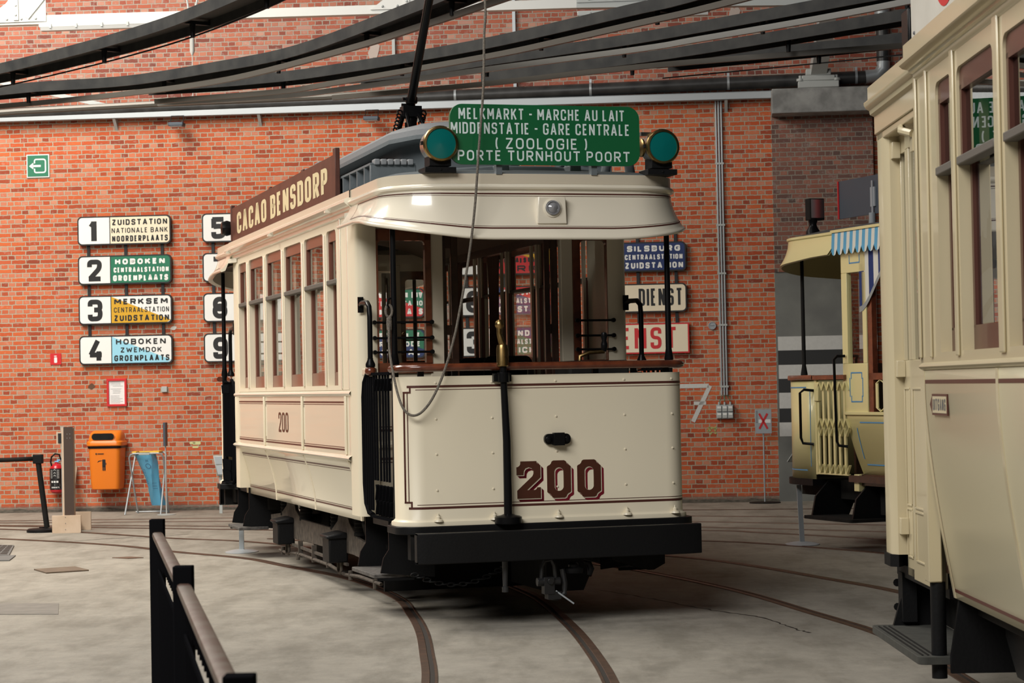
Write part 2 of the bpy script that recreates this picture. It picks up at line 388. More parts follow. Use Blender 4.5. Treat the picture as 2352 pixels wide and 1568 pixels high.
M = {}
M['brick'] = brick_mat('red_brick', [(.26, .055, .030), (.42, .078, .030), (.50, .095, .033), (.57, .132, .045), (.48, .088, .033), (.54, .17, .085)], (.42, .37, .28), (.17, .15, .13), .45)
M['brick_up'] = brick_mat('weathered_brick', [(.20, .065, .05), (.32, .085, .055), (.40, .11, .065), (.45, .14, .085), (.34, .10, .07), (.46, .24, .19)], (.38, .335, .28), (.17, .15, .13), .55)
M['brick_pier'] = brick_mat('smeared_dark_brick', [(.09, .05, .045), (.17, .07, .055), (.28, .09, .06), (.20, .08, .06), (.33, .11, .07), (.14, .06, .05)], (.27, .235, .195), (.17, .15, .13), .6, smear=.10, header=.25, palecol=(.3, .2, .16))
M['floor'] = floor_mat()
M['cream'] = mat('cream_paint', (.80, .72, .55), .42, coat=.12)
M['cream_side'] = mat('cream_side_paint', (.78, .705, .55), .3, coat=.6)
M['cream_hood'] = mat('cream_hood_paint', (.80, .735, .60), .22, coat=.6)
M['beige'] = mat('beige_paint', (.62, .55, .43), .3, coat=.35)
M['buff'] = mat('buff_cream_paint', (.57, .49, .32), .3, coat=.4)
M['buff_panel'] = mat('glossy_buff_panel', (.68, .625, .44), .3, coat=.35)
M['yellow'] = mat('pale_yellow_paint', (.76, .68, .34), .32, coat=.35)
M['black'] = mat('black_iron', (.008, .008, .0085), .5, bump=.15, scale=60, spec=.15)
M['black_gloss'] = mat('black_gloss_paint', (.006, .006, .0065), .3, spec=.14)
M['gate_black'] = mat('gate_black_paint', (.007, .007, .008), .5, spec=0)
M['black_matt'] = mat('black_grime', (.008, .0075, .007), .8, noise=(.014, .013, .012), scale=8, spec=.2)
M['dust_iron'] = mat('dusty_iron', (.10, .080, .062), .8, noise=(.045, .036, .028), bump=.3, scale=18)
M['step_wood'] = mat('worn_grey_step', (.12, .11, .10), .8, noise=(.06, .055, .05), bump=.3, scale=30)
M['mahogany'] = mat('varnished_mahogany', (.17, .045, .018), .25, coat=.6, noise=(.10, .025, .012), scale=12)
M['dark_wood'] = mat('dark_brown_wood', (.055, .022, .012), .35, coat=.3, noise=(.03, .012, .008), scale=14)
M['sash_brown'] = mat('red_brown_sash_paint', (.185, .066, .042), .35, coat=.2)
M['sash_dark'] = mat('dark_red_brown_sash', (.085, .030, .021), .35, coat=.2)
M['sash_grey'] = mat('grey_weathered_rail', (.11, .10, .085), .6)
M['stripe'] = mat('dark_maroon_lining', (.085, .025, .018), .4)
M['num_brown'] = mat('brown_numeral', (.075, .022, .012), .35)
M['maroon'] = mat('maroon_shadow_numeral', (.17, .006, .018), .35)
M['glass'] = glass_mat('window_glass', (.94, .95, .94))
M['glass_dk'] = glass_mat('dim_window_glass', (.62, .62, .60), 1.9)
M['curtain'] = mat('brown_curtain', (.16, .085, .055), .9)
M['ceil_wood'] = mat('brown_ceiling_boards', (.10, .055, .03), .55)
M['brass'] = mat('aged_brass', (.50, .34, .14), .32, metal=1, noise=(.28, .18, .07), scale=14)
M['chrome'] = mat('worn_nickel', (.62, .58, .52), .25, metal=1)
M['teal'] = mat('teal_glass_cover', (.002, .13, .12), .22)
M['green'] = mat('enamel_green', (.010, .115, .040), .3, coat=.3)
M['sign_green'] = mat('sign_green', (.012, .16, .085), .4)
M['white'] = mat('white_paint', (.80, .80, .78), .4)
M['letter_white'] = mat('off_white_lettering', (.66, .76, .74), .4)
M['letter_cream'] = mat('cream_lettering', (.66, .55, .33), .5)
M['ad_brown'] = mat('brown_board_paint', (.115, .042, .028), .45, noise=(.085, .03, .02), scale=9)
M['roof_grey'] = mat('blue_grey_roof_paint', (.13, .15, .16), .5, bump=.25, scale=25)
M['roof_grey_lt'] = mat('pale_grey_roof_edge', (.24, .25, .26), .5, bump=.2, scale=30)
M['steel'] = mat('galvanised_steel', (.40, .43, .45), .42, metal=.35)
M['trough'] = mat('dark_grey_trough', (.016, .017, .018), .65, noise=(.032, .032, .031), scale=6, spec=.25)
M['trough_in'] = mat('trough_underside', (.014, .011, .009), .7)
M['cond'] = mat('grey_conductor_bar', (.12, .11, .096), .45, metal=.25)
M['cond_lt'] = mat('bright_conductor_bar', (.34, .335, .32), .4, metal=.4)
M['pipe'] = mat('black_drain_pipe', (.022, .022, .023), .4, noise=(.05, .05, .05), scale=5)
M['white_steel'] = mat('white_painted_steel', (.62, .62, .59), .35)
M['grey_steel'] = mat('grey_painted_steel', (.42, .44, .43), .45)
M['concrete'] = mat('grey_concrete', (.34, .34, .33), .85, noise=(.20, .20, .195), bump=.3, scale=6)
M['render'] = mat('grey_cement_render', (.20, .205, .19), .85, noise=(.155, .158, .15), scale=3)
M['stripe_white'] = mat('chipped_white_paint', (.60, .60, .58), .6, noise=(.56, .56, .54), scale=30)
M['stripe_black'] = mat('black_wall_paint', (.022, .023, .024), .6)
M['rail'] = mat('rusty_rail_steel', (.12, .066, .042), .5, metal=.4, noise=(.07, .04, .028), scale=12)
M['groove'] = mat('dark_rail_groove', (.022, .016, .012), .8)
M['foot_dirt'] = mat('dark_wall_foot_dirt', (.10, .088, .07), .9, noise=(.05, .045, .035), scale=20)
M['sign_black'] = mat('sign_edge_black', (.012, .012, .013), .4)
M['ivory'] = mat('sign_ivory', (.80, .70, .53), .4)
M['blue'] = mat('sign_navy', (.012, .030, .13), .4)
M['lightblue'] = mat('sign_light_blue', (.30, .62, .78), .4)
M['ochre'] = mat('sign_ochre', (.62, .34, .015), .4)
M['red'] = mat('sign_red', (.58, .020, .025), .4)
M['orange'] = mat('orange_plastic', (.80, .20, .012), .35)
M['red_plastic'] = mat('red_lacquer', (.50, .012, .022), .3, coat=.3)
M['paper'] = mat('white_paper', (.78, .78, .78), .6)
M['print'] = mat('grey_print', (.13, .13, .135), .6)
M['ply'] = mat('pale_plywood', (.62, .48, .36), .6, noise=(.55, .41, .29), scale=7)
M['brown_panel'] = mat('dark_brown_panel', (.055, .032, .022), .5)
M['plank'] = mat('weathered_plank', (.38, .28, .20), .8, noise=(.22, .15, .10), scale=14)
M['bag'] = film_mat('thin_blue_film', (.12, .42, .62), .38)
M['bag_solid'] = mat('blue_bag_plastic', (.16, .42, .60), .3)
M['yellow_pl'] = mat('yellow_plastic', (.80, .46, .02), .4)
M['grey_box'] = mat('grey_plastic', (.34, .37, .40), .5)
M['slate'] = mat('slate_blue_board', (.055, .075, .10), .5)
M['sky_stripe'] = mat('awning_light_blue', (.10, .36, .58), .6)
M['awn_white'] = mat('awning_white', (.72, .70, .62), .7)
M['navy_cloth'] = mat('awning_navy', (.012, .03, .14), .8)
M['grey_cloth'] = mat('grey_trim_cloth', (.30, .30, .29), .9)
M['line_blue'] = mat('blue_lining', (.09, .28, .50), .4)
M['rope'] = mat('braided_rope', (.22, .19, .15), .9, noise=(.08, .07, .06), scale=160)
M['lens'] = mat('lamp_lens', (.25, .25, .26), .08, coat=1)
M['poster'] = mat('grey_photo_print', (.40, .42, .45), .5)
M['poster_dk'] = mat('dark_photo_tone', (.10, .105, .115), .5)
M['poster_md'] = mat('mid_photo_tone', (.24, .25, .27), .5)
M['tube_white'] = mat('white_lamp_casing', (.52, .52, .51), .35)
M['timber_grey'] = mat('worn_handrail_wood', (.125, .10, .075), .5, noise=(.085, .045, .032), scale=11)

# ================================================================ the setting
WO, WA = Vector((-0.0418, 28.545, 0)), RD(-5)
def wl(x, y=0, z=0):
    return Vector((WO.x + x * cos(WA) - y * sin(WA), WO.y + x * sin(WA) + y * cos(WA), z))
def wall_piece(name, mb, m, kind='structure', **k):
    o = mb.build(name, m, None, **k); o.location = WO; o.rotation_euler = (0, 0, WA)
    if kind: o['kind'] = kind
    return o
MB0 = MB()
wall_piece('wall_back', MB().box(-12, 3.48, 0, .4, -.05, 5.24), M['brick'], smooth=False)
wall_piece('wall_back_upper', MB().box(-12, 9, .02, .4, 5.24, 9), M['brick_up'], smooth=False)
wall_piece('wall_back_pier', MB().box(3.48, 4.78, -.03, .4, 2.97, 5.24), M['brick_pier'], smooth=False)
wall_piece('wall_back_pier_base', MB().box(3.48, 4.78, -.015, .4, -.05, 2.97), M['render'], smooth=False)
wall_piece('wall_back_right', MB().box(4.78, 9, .12, .4, -.05, 5.24), M['brick'], smooth=False)
# painted bands on the pier
zs = [2.132, 1.952, 1.765, 1.585, 1.404, 1.201, 1.02, .84]
for i in range(7):
    wall_piece('trim_%d' % (i + 1), MB().box(3.50 + .012 * random.random(), 4.78, -.018, -.01, zs[i + 1], zs[i]), M['stripe_white'] if i % 2 == 0 else M['stripe_black'], smooth=False)
wall_piece('trim_8', MB().box(3.48, 4.74, -.42, .1, 4.985, 5.30), M['concrete'], bevel=.01)
fl = MB(); fl.add([(-14, 1, 0), (12, 1, 0), (12, 29.6, 0), (-14, 29.6, 0)], [(0, 1, 2, 3)])
o = fl.build('floor', M['floor'], smooth=False); o['kind'] = 'structure'
# rough debris line at the foot of the wall
mb = MB()
xs = [-12 + i * .12 for i in range(130)]
rows = []
for x in xs:
    d = .05 + .05 * random.random(); hgt = .004 + .03 * random.random()
    rows.append([(x, 0, hgt + .02), (x, -d * .5, hgt * .7), (x, -d - .02, 0)])
mb.grid(rows)
wall_piece('baseboard_back', mb, M['foot_dirt'])

# ---------------------------------------------------------------- rails in the floor
def spline(pts, n=8):
    out = []; P = [Vector((p[0], p[1], 0)) for p in pts]
    P = [P[0] * 2 - P[1]] + P + [P[-1] * 2 - P[-2]]
    for i in range(1, len(P) - 2):
        for k in range(n):
            t = k / n; a, b, c, d = P[i - 1:i + 3]
            out.append(.5 * ((2 * b) + (c - a) * t + (2 * a - 5 * b + 4 * c - d) * t * t + (3 * b - a - 3 * c + d) * t ** 3))
    out.append(P[-2]); return out
def rail(pts, label, side=1, w=.78):
    c = spline(pts); mb = MB()
    prof = [(-.030, .001, 0), (-.028, .006, 0), (.026, .006, 0), (.030, .0015, 1), (.062, .0015, 1), (.064, .006, 0), (.082, .006, 0), (.084, .001, 0)]
    prof = [(p[0] * side * w, p[1], p[2]) for p in prof]
    rows = []
    for i, p in enumerate(c):
        a, b = c[max(i - 1, 0)], c[min(i + 1, len(c) - 1)]
        d = (b - a).normalized(); nrm = Vector((d.y, -d.x, 0))
        rows.append([tuple(p + nrm * q[0] + Vector((0, 0, q[1]))) for q in prof])
    for k in range(len(prof) - 1):
        mb.grid([[r[k] for r in rows], [r[k + 1] for r in rows]], m=1 if prof[k][2] and prof[k + 1][2] else 0)
    o = mb.build('track_rail', [M['rail'], M['groove']], smooth=False)
    return tag(o, label, 'rail', kind='structure')
rail([(-8, 25.4), (-5.62, 23.74), (-4.19, 22.45), (-3.34, 21.29), (-2.53, 20.28), (-2.07, 19.34), (-1.38, 17.87), (-.915, 16.23), (-.744, 15.02), (-.631, 13.93), (-.556, 12.79), (-.49, 11.5), (-.46, 9.5), (-.44, 7)], 'left rail curving under the cream and black tram', -1)
rail([(-8, 26.9), (-6.04, 25.54), (-4.95, 24.69), (-3.66, 23.33), (-2.82, 22.64), (-1.9, 21.35), (-.9, 19.4), (-.2, 17.6), (.091, 16.44), (.225, 15.58), (.324, 14.54), (.407, 13.5), (.474, 12.22), (.5, 11.36), (.53, 9.5), (.56, 7)], 'right rail curving out from under the cream and black tram', 1)
rail([(-2.6, 22.95), (-.9, 21.0), (.0, 19.95), (.726, 18.77), (1.234, 17.5), (1.649, 16.1), (1.936, 14.66), (2.175, 13.4), (2.227, 12.5), (2.27, 11.5), (2.28, 9), (2.28, 6)], 'rail curving past the black bumper towards the right tram step', -1)
rail([(-2.4, 23.9), (-.4, 21.8), (.7, 20.45), (1.563, 19.37), (2.056, 18.27), (2.436, 17.11), (2.744, 16.13), (3.006, 14.89), (3.2, 13.2), (3.28, 11.5), (3.3, 9), (3.3, 6)], 'rail curving behind the step of the right tram', 1)
rail([(-8, 27.0), (-6.0, 25.98), (-2.5, 24.2), (0, 22.6), (1.842, 21.36), (2.353, 20.87), (2.87, 20.1), (3.29, 19.38), (3.8, 18.3), (4.3, 16.8)], 'nearer rail of the track that runs by the silver stand of the yellow tram', -1)
rail([(-8, 27.2), (-6.18, 26.25), (-4.26, 25.6), (-2.69, 24.95), (-.3, 24.0), (1.98, 22.94), (2.53, 22.43), (3.1, 21.75), (3.6, 21.1), (4.4, 19.9)], 'farther rail of the track under the yellow tram', 1)
rail([(-8, 27.4), (-6.2, 26.75), (-2.8, 26.0), (0, 24.7), (1.934, 23.5), (3.748, 22.2), (5.2, 21)], 'third rail from the back wall, seen behind the yellow tram stand', 1)
rail([(-8, 27.75), (-6.4, 27.2), (-2.9, 26.75), (0, 25.6), (2.03, 24.4), (3.96, 23.2), (6, 21.9)], 'second rail from the back wall', 1)
rail([(-3, 27.3), (0, 26.5), (2.07, 25.45), (4.16, 24.45), (6, 23.6)], 'rail between the second and the last rail before the wall', 1)
rail([(-1, 27.4), (2.19, 26.67), (4.5, 26.2), (7, 25.4)], 'rail nearest to the back wall on the right', 1)
# wheel track seams: thin tar lines in the slab
def seam(pts, w, label):
    c = spline(pts, 10); mb = MB(); rows = []
    for i, p in enumerate(c):
        a, b = c[max(i - 1, 0)], c[min(i + 1, len(c) - 1)]; d = (b - a).normalized(); n = Vector((d.y, -d.x, 0))
        j = Vector((random.uniform(-1, 1), random.uniform(-1, 1), 0)) * w * 1.2; ww = w * random.uniform(.35, 1)
        rows.append([tuple(p + j - n * ww + Vector((0, 0, .0012))), tuple(p + j + n * ww + Vector((0, 0, .0012)))])
    mb.grid(rows); o = mb.build('floor_crack', M['groove'], smooth=False); tag(o, label, 'crack', kind='structure')
seam([(.62, 16.5), (.98, 15.75), (1.3, 14.95), (1.62, 14.35), (1.72, 13.75), (1.8, 13.45)], .012, 'ragged crack in the floor right of the coupler')
seam([(-4.8, 23.1), (-4.3, 23.55), (-3.95, 23.5), (-3.6, 24.0)], .014, 'wavy crack in the floor before the plywood foot')
"""floor covers"""
def cover(name, pts, h, m, label, cat):
    mb = MB(); mb.prism([(p[0], p[1]) for p in pts], 0.0, h, axis='z')
    o = mb.build(name, m, smooth=False); tag(o, label, cat); return o
cover('floor_hatch', [(-4.30, 19.44), (-3.976, 19.645), (-3.769, 19.226), (-4.10, 19.02)], .012, mat('rusty_hatch', (.17, .125, .085), .8, noise=(.12, .085, .06), scale=10), 'thin brown hatch plate in the floor before the wall signs', 'hatch')
cover('floor_plate', [(-4.3, 16.43), (-3.417, 16.267), (-3.252, 15.46), (-4.1, 15.6)], .004, mat('old_slab_patch', (.21, .19, .165), .8, noise=(.17, .155, .135), scale=8), 'large flush grey slab at the left edge of the floor', 'slab')
g = thing('floor_grate', 'black perforated grate lying at the left edge of the floor', 'grate', (-5.13, 21.9, 0))
mb = MB(); c0 = [(-5.4, 22.7), (-5.20, 22.6), (-4.93, 21.2), (-5.25, 21.28)]
mb.prism([(p[0] + 5.13, p[1] - 21.9) for p in c0], 0, .012, 'z'); mb.build('grate_frame', mat('dull_grate_metal', (.13, .13, .125), .7), g, smooth=False)
mb = MB()
for i in range(3):
    for j in range(6):
        u0, v0 = .1 + i * .29, .05 + j * .155
        def P(u, v):
            a = Vector(c0[0]).lerp(Vector(c0[1]), u); b = Vector(c0[3]).lerp(Vector(c0[2]), u); q = a.lerp(b, v); return (q.x + 5.13, q.y - 21.9, .0135)
        mb.add([P(u0, v0), P(u0 + .24, v0), P(u0 + .24, v0 + .11), P(u0, v0 + .11)], [(0, 1, 2, 3)])
mb.build('grate_slots', M['groove'], g, smooth=False)
cover('floor_plate', [(-5.1, 21.17), (-4.864, 21.2), (-4.78, 20.57), (-4.98, 20.6)], .01, mat('dull_plate_metal', (.13, .13, .125), .7), 'small grey metal plate before the black grate', 'plate')
cover('drain_slot', [(-3.835, 20.70), (-3.672, 20.77), (-3.524, 20.63), (-3.66, 20.55)], .006, mat('rust_slot', (.12, .065, .04), .9), 'rusty slot in the floor beyond the brown hatch', 'drain')

# ================================================================ things on the back wall
def wthing(name, label, cat, x, z, y=0, group=None):
    return thing(name, label, cat, wl(x, y, z), WA, group)
put_xz = lambda y: (lambda u, w: (u, y, w))
# steel channel along the wall, with brackets
t = wthing('steel_channel', 'long galvanised steel channel fixed along the brick wall', 'steel rail', 0, 5.27)
mb = MB(); mb.box(-7.4, 3.49, -.16, -.145, -.055, .045); mb.box(-7.4, 3.49, -.16, -.02, .03, .045); mb.box(-7.4, 3.49, -.16, -.05, -.055, -.045)
mb.build('web', M['steel'], t, bevel=.004)
for x in (-5.2, -3.25, -1.15, -.02, 2.9):
    mb = MB(); mb.prism([(-.15, -.05), (-.0, -.05), (-.0, -.2)], x - .02, x + .02, 'x'); mb.build('bracket', M['grey_steel'], t)
def flood(x, lab):
    t = wthing('floodlight', lab, 'floodlight', x, 5.09, -.22)
    MB().box(-.10, .10, -.08, .08, -.015, .035).build('lamp_body', M['slate'], t, bevel=.01)
    MB().box(-.085, .085, -.07, .07, -.02, -.014).build('lamp_glass', M['grey_box'], t)
    mb = MB()
    for s in (-1, 1): mb.bar((s * .085, 0, .03), (s * .085, .05, .13), .008, .012)
    mb.bar((-.085, .05, .13), (.085, .05, .13), .012, .008); mb.build('yoke', M['black'], t)
flood(-4.33, 'black floodlight under the steel channel above sign 1')
flood(-1.73, 'black floodlight under the steel channel behind the trolley pole')
# black drain pipe with clamps, elbow and downpipe
t = wthing('drain_pipe', 'thick black drain pipe running along the upper brick wall', 'pipe', 0, 5.45)
mb = MB(); mb.tube([(-7.4, -.10, -.13), (-1.2, -.10, -.08), (4.78, -.10, .01)], .083, 16); mb.build('pipe_run', M['pipe'], t)
MB().tube([(4.7, -.10, .01), (4.85, -.10, .02), (4.93, -.10, .1), (4.93, -.10, .2)], .09, 16).build('elbow', M['steel'], t)
MB().tube([(4.93, -.10, .15), (4.93, -.10, 2.2)], .085, 16).build('downpipe', M['pipe'], t)
MB().tube([(4.93, -.10, .75), (4.93, -.10, .95)], .10, 16).build('collar', M['steel'], t)
for x, z in ((-.63, -.07), (1.146, -.04), (2.935, -.015), (4.58, .01)):
    mb = MB(); mb.lathe([(.09, -.015), (.09, .015)], (x, -.10, z), 'x', 20); mb.box(x - .015, x + .015, -.12, -.08, z + .085, z + .13); mb.build('pipe_clamp', M['steel'], t)
# cable conduits and socket block
t = wthing('cable_conduit', 'three parallel grey conduits running down the wall to the sockets', 'conduit', 2.80, 0, -.006)
for k in (-1, 0, 1):
    MB().cyl((k * .035, -.02, 1.39), (k * .035, -.02, 5.23), .013, n=10).build('conduit_tube', M['steel'], t)
mb = MB()
for z in (1.5, 2.3, 2.97, 3.6, 4.4): mb.box(-.055, .055, -.035, 0, z - .012, z + .012)
mb.build('conduit_clip', M['grey_steel'], t)
t = wthing('socket_block', 'grey block of six sockets below the conduits', 'sockets', 2.80, 1.17)
MB().box(-.11, .11, -.06, -.002, -.09, .09).build('back_box', M['grey_box'], t, bevel=.006)
for i in range(3):
    for j in range(2):
        x, z = -.073 + i * .073, -.043 + j * .086
        f = MB().box(x - .032, x + .032, -.085, -.058, z - .038, z + .038).build('socket', M['grey_steel'], t, bevel=.006)
        MB().box(x - .024, x + .024, -.0865, -.084, z + .004, z + .03).build('socket_label', M['white'], f)
    x = -.073 + i * .073
    MB().cyl((x, -.03, .09), (x, -.03, .13), .014, n=10).build('cable_gland', M['grey_steel'], t)
    MB().tube([(x, -.03, .13), (x * .6, -.03, .19), (-.035 + i * .035, -.03, .225)], .005, 6).build('cable', mat('green_cable_%d' % i, (.05, .16, .08), .5), t)
# clock like gauge
t = wthing('wall_gauge', 'small round white gauge on the wall left of the conduits', 'gauge', 2.66, 2.292)
MB().lathe([(.048, 0), (.052, -.02), (.046, -.028), (.043, -.022)], axis='y', n=28).build('gauge_rim', M['grey_box'], t)
MB().lathe([(.043, -.021), (.0, -.0215)], axis='y', n=28).build('gauge_face', M['paper'], t)
mb = MB(); mb.box(-.028, .028, -.024, -.0225, -.004, .004)
for a in range(0, 360, 45): mb.box(.032 * cos(RD(a)) - .003, .032 * cos(RD(a)) + .003, -.024, -.0225, .032 * sin(RD(a)) - .003, .032 * sin(RD(a)) + .003)
mb.build('gauge_marks', M['print'], t)
# painted 7 on the wall
mb = MB(); P = put_xz(-.004)
_stroke(mb, [(2.05, 1.515), (2.60, 1.515)], False, .055, P); _stroke(mb, [(2.615, 1.515), (2.385, 1.05)], False, .055, P); _stroke(mb, [(2.40, 1.29), (2.56, 1.29)], False, .045, P)
o = wall_piece('painted_numeral', mb, M['stripe_white'], kind=None, smooth=False); tag(o, 'large white 7 painted on the brick wall right of the tram', 'painted number')
mb = MB()
for k in range(14):
    x, z = 2.63 + random.uniform(-.05, .05), 0.93 + random.uniform(-.055, .055); r = random.uniform(.012, .022)
    mb.prism([(x + r * cos(a), z + r * sin(a) * .8) for a in (0, 1, 2, 3, 4, 5)], -.004, 0, 'y')
o = wall_piece('paint_patch', mb, mat('pale_green_patch', (.40, .42, .16), .7), kind=None, smooth=False); tag(o, 'pale green paint patch on the bricks below the white 7', 'paint patch')
mb = MB()
for (x0, x1, z0, z1) in ((-4.24, -4.13, .865, .905), (-4.24, -4.16, .82, .845), (-4.28, -4.2, .875, .9)): mb.prism(rrect(x0, x1, z0, z1, .012), -.004, 0, 'y')
o = wall_piece('paint_patch', mb, mat('yellow_green_patch', (.58, .58, .28), .7), kind=None, smooth=False); tag(o, 'pale yellow paint patch on the bricks right of the orange bin', 'paint patch')

# ---------------------------------------------------------------- route signs
def sign(x0, z1, label, num, lines, right, tri=None, ink='sign_black', w=1.265, h=.385, num_t=.065, name='route_sign', whole=None, square=False, group='route signs on the brick wall'):
    """right: colour of the destination half, tri: second colour below or above the diagonal"""
    t = wthing(name, label, 'sign', x0, z1 - h, 0, group)
    r = .06 if not square else .002
    edge = M['red'] if square else M['sign_black']
    MB().prism(rrect(0, w, 0, h, r), -.075, -.024, 'y').build('sign_board', edge, t)
    y = -.0765; b = .018; xd = .435
    def panel(poly, m, nm, yy=y):
        mb = MB(); mb.add([(u, yy, v) for u, v in poly], [tuple(range(len(poly)))]); return mb.build(nm, m, t, smooth=False)
    rr = r - b * .7 if not square else .001
    if whole:
        panel(rrect(b, w - b, b, h - b, rr), M[whole], 'sign_face')
    else:
        panel(arc(b + rr, h - b - rr, rr, 90, 180) + arc(b + rr, b + rr, rr, 180, 270) + [(xd, b), (xd, h - b)], M['white'], 'number_panel')
        full = [(xd + .012, b)] + arc(w - b - rr, b + rr, rr, 270, 360) + arc(w - b - rr, h - b - rr, rr, 0, 90) + [(xd + .012, h - b)]
        panel(full, M[right], 'destination_panel')
        if tri:
            kind, col = tri
            if kind == 'low': poly = [(xd + .012, b), (w - b - rr, b), (w - b, b + .03), (xd + .012, h - b)]
            else: poly = [(w - b, h * .3), (w - b, h - b - rr), (w - b - rr, h - b), (xd + .012 + .12, h - b)]
            panel(poly, M[col], 'diagonal_panel', y - .0008)
    if num:
        mb = MB(); k = len(num); wd = .20 if k == 1 else .36
        if num == '1': x_0, x_1 = .165, .268
        else: x_0, x_1 = .225 - wd / 2, .225 + wd / 2
        text(mb, num, x_0, x_1, .045, h - .05, num_t, lambda u, v: (u, y - .002, v), gap=.22)
        mb.build('numeral', M['sign_black'], t, smooth=False)
    for (s, a, c, d, e, tk) in lines:
        mb = MB(); text(mb, s, a, c, d, e, tk * .88, lambda u, v: (u, y - .002, v), gap=.32)
        mb.build('lettering', M[ink], t, smooth=False)
    return t
C1, C2, C3, C4, C5 = -5.735, -4.048, -2.36, -.672, 1.075
Z1, Z2, Z3, Z4 = 3.925, 3.40, 2.868, 2.335
def L3(a, b, c, x=(.475, 1.23), x2=None, x3=None, tk=(.02, .013, .02), hs=(.078, .068, .08)):
    x2 = x2 or x; x3 = x3 or x
    return [(a, x[0], x[1], .26, .26 + hs[0], tk[0]), (b, x2[0], x2[1], .155, .155 + hs[1], tk[1]), (c, x3[0], x3[1], .04, .04 + hs[2], tk[2])]
sign(C1, Z1, 'sign 1 with ivory right half, topmost of the left column', '1', L3('ZUIDSTATION', 'NATIONALE BANK', 'NOORDERPLAATS', (.47, 1.22), (.465, 1.225), (.47, 1.225)), 'ivory', num_t=.075)
sign(C1, Z2, 'sign 2 with plain green right half, under sign 1', '2', L3('HOBOKEN', 'CENTRAALSTATION', 'GROENPLAATS', (.505, 1.18), (.485, 1.23), (.475, 1.22), (.027, .019, .026)), 'sign_green', ink='white')
sign(C1, Z3, 'sign 3 split by a diagonal into white and ochre', '3', L3('MERKSEM', 'CENTRAALSTATION', 'ZUIDSTATION', (.485, 1.21), (.48, 1.225), (.48, 1.225), (.024, .012, .022)), 'white', ('low', 'ochre'))
sign(C1, Z4, 'sign 4 split by a diagonal into white and light blue', '4', L3('HOBOKEN', 'ZWEMDOK', 'GROENPLAATS', (.50, 1.175), (.56, 1.12), (.475, 1.22), (.021, .016, .021)), 'white', ('low', 'lightblue'))
sign(C2, Z1, 'sign 5 partly behind the brown cacao board', '5', [], 'ivory')
sign(C2, Z2, 'sign 7 mostly behind the far hood of the tram', '7', [], 'sign_green')
sign(C2, Z3, 'sign 8 with a chipped yellow spot, above sign 9', '8', [], 'white')
sign(C2, Z4, 'sign 9 at the bottom beside the tram pole', '9', [], 'white')
sign(C3, Z3, 'red and green sign seen through the left tram window', '', L3('ANTWERPEN DIV', 'CENTRAALSTATIO', 'GRENSPLAATS', (.45, 1.24), (.45, 1.24), (.45, 1.24), (.026, .017, .028)), 'red', ('up', 'sign_green'), ink='white')
sign(C3, Z4, 'blue and green sign low in the left tram window', '', L3('MORTSEL E', 'HARINGRODE', 'CENTRAAL', (.45, 1.2), (.50, 1.2), (.45, 1.2), (.028, .02, .022)), 'blue', ('up', 'sign_green'), ink='white')
sign(C4, Z2, 'red and yellow sign seen high through the tram doorway', '', L3('WIEMERS', 'CENTRAALSTATION', 'MARKT', (.47, 1.22), tk=(.03, .026, .022)), 'red', ('up', 'ochre'))
sign(C4, Z3, 'sign ending in 8 seen through the tram doorway', '8', L3('STUNNEN', 'CENTRAALSTATION', 'OOSTSTATIE', (.47, 1.22), tk=(.024, .018, .024)), 'blue', ('up', 'red'), ink='white')
sign(C4, Z4, 'sign ending in 3 seen low through the tram doorway', '3', L3('KENENDONK', 'CENTRAALSTATION', 'ST MICHIEL', (.47, 1.22), tk=(.024, .018, .024)), 'sign_green', ('up', 'blue'), ink='white')
sign(C5, Z2, 'navy sign to the right of the tram hood', '', L3('SILSBURG', 'CENTRAALSTATION', 'ZUIDSTATION', (.50, 1.19), (.47, 1.22), (.47, 1.225), (.025, .018, .023)), 'blue', ink='white', whole='blue')
sign(C5, Z3 - .01, 'ivory sign reading DIENST in black', '', [('DIENST', .64, 1.205, .085, .31, .036)], 'ivory', whole='ivory', h=.375)
sign(C5 + .02, Z4 + .005, 'square sign with a red border and red letters', '', [('DIENST', .10, 1.10, .06, .34, .05)], 'ivory', whole='ivory', h=.392, ink='red', square=True)
cn = {C1: 'signs 1 to 4', C2: 'signs 5 to 9', C3: 'the signs behind the tram bulkhead', C4: 'the signs seen through the doorway', C5: 'the navy and DIENST signs'}
wn = ('left', 'middle', 'right')
for c, zt, zb in ((C1, 3.9, 2.0), (C2, 3.9, 2.0), (C3, 2.85, 2.0), (C4, 3.38, 2.0), (C5, 3.62, 2.0)):
    for i, dx in enumerate((.13, .635, 1.13)):
        o = wall_piece('mounting_bar', MB().box(c + dx - .02, c + dx + .02, -.02, 0, zb, zt), M['sign_black'], kind=None)
        tag(o, '%s flat black bar joining %s' % (wn[i], cn[c]), 'mounting bar', 'bars behind the signs')

# exit signs
def exit_sign(x, z, lab):
    t = wthing('exit_sign', lab, 'exit sign', x, z, 0, 'green exit signs')
    MB().box(-.155, .155, -.02, 0, -.155, .155).build('sign_plate', M['white'], t, bevel=.003)
    MB().box(-.142, .142, -.0215, -.02, -.142, .142).build('green_field', M['sign_green'], t, smooth=False)
    mb = MB(); P = put_xz(-.023)
    _stroke(mb, [(-.045, -.035), (-.045, -.088, 1), (.105, -.088, 1), (.105, .088, 1), (-.045, .088, 1), (-.045, .035)], False, .018, P)
    _stroke(mb, [(-.075, 0), (.04, 0)], False, .028, P); mb.add([P(-.12, 0), P(-.062, .045), P(-.062, -.045)], [(0, 1, 2)])
    mb.build('pictogram', M['white'], t, smooth=False)
exit_sign(-6.278, 4.626, 'green exit sign high at the left edge of the wall')
exit_sign(4.105, 4.745, 'green exit sign on the dark pier at the right')
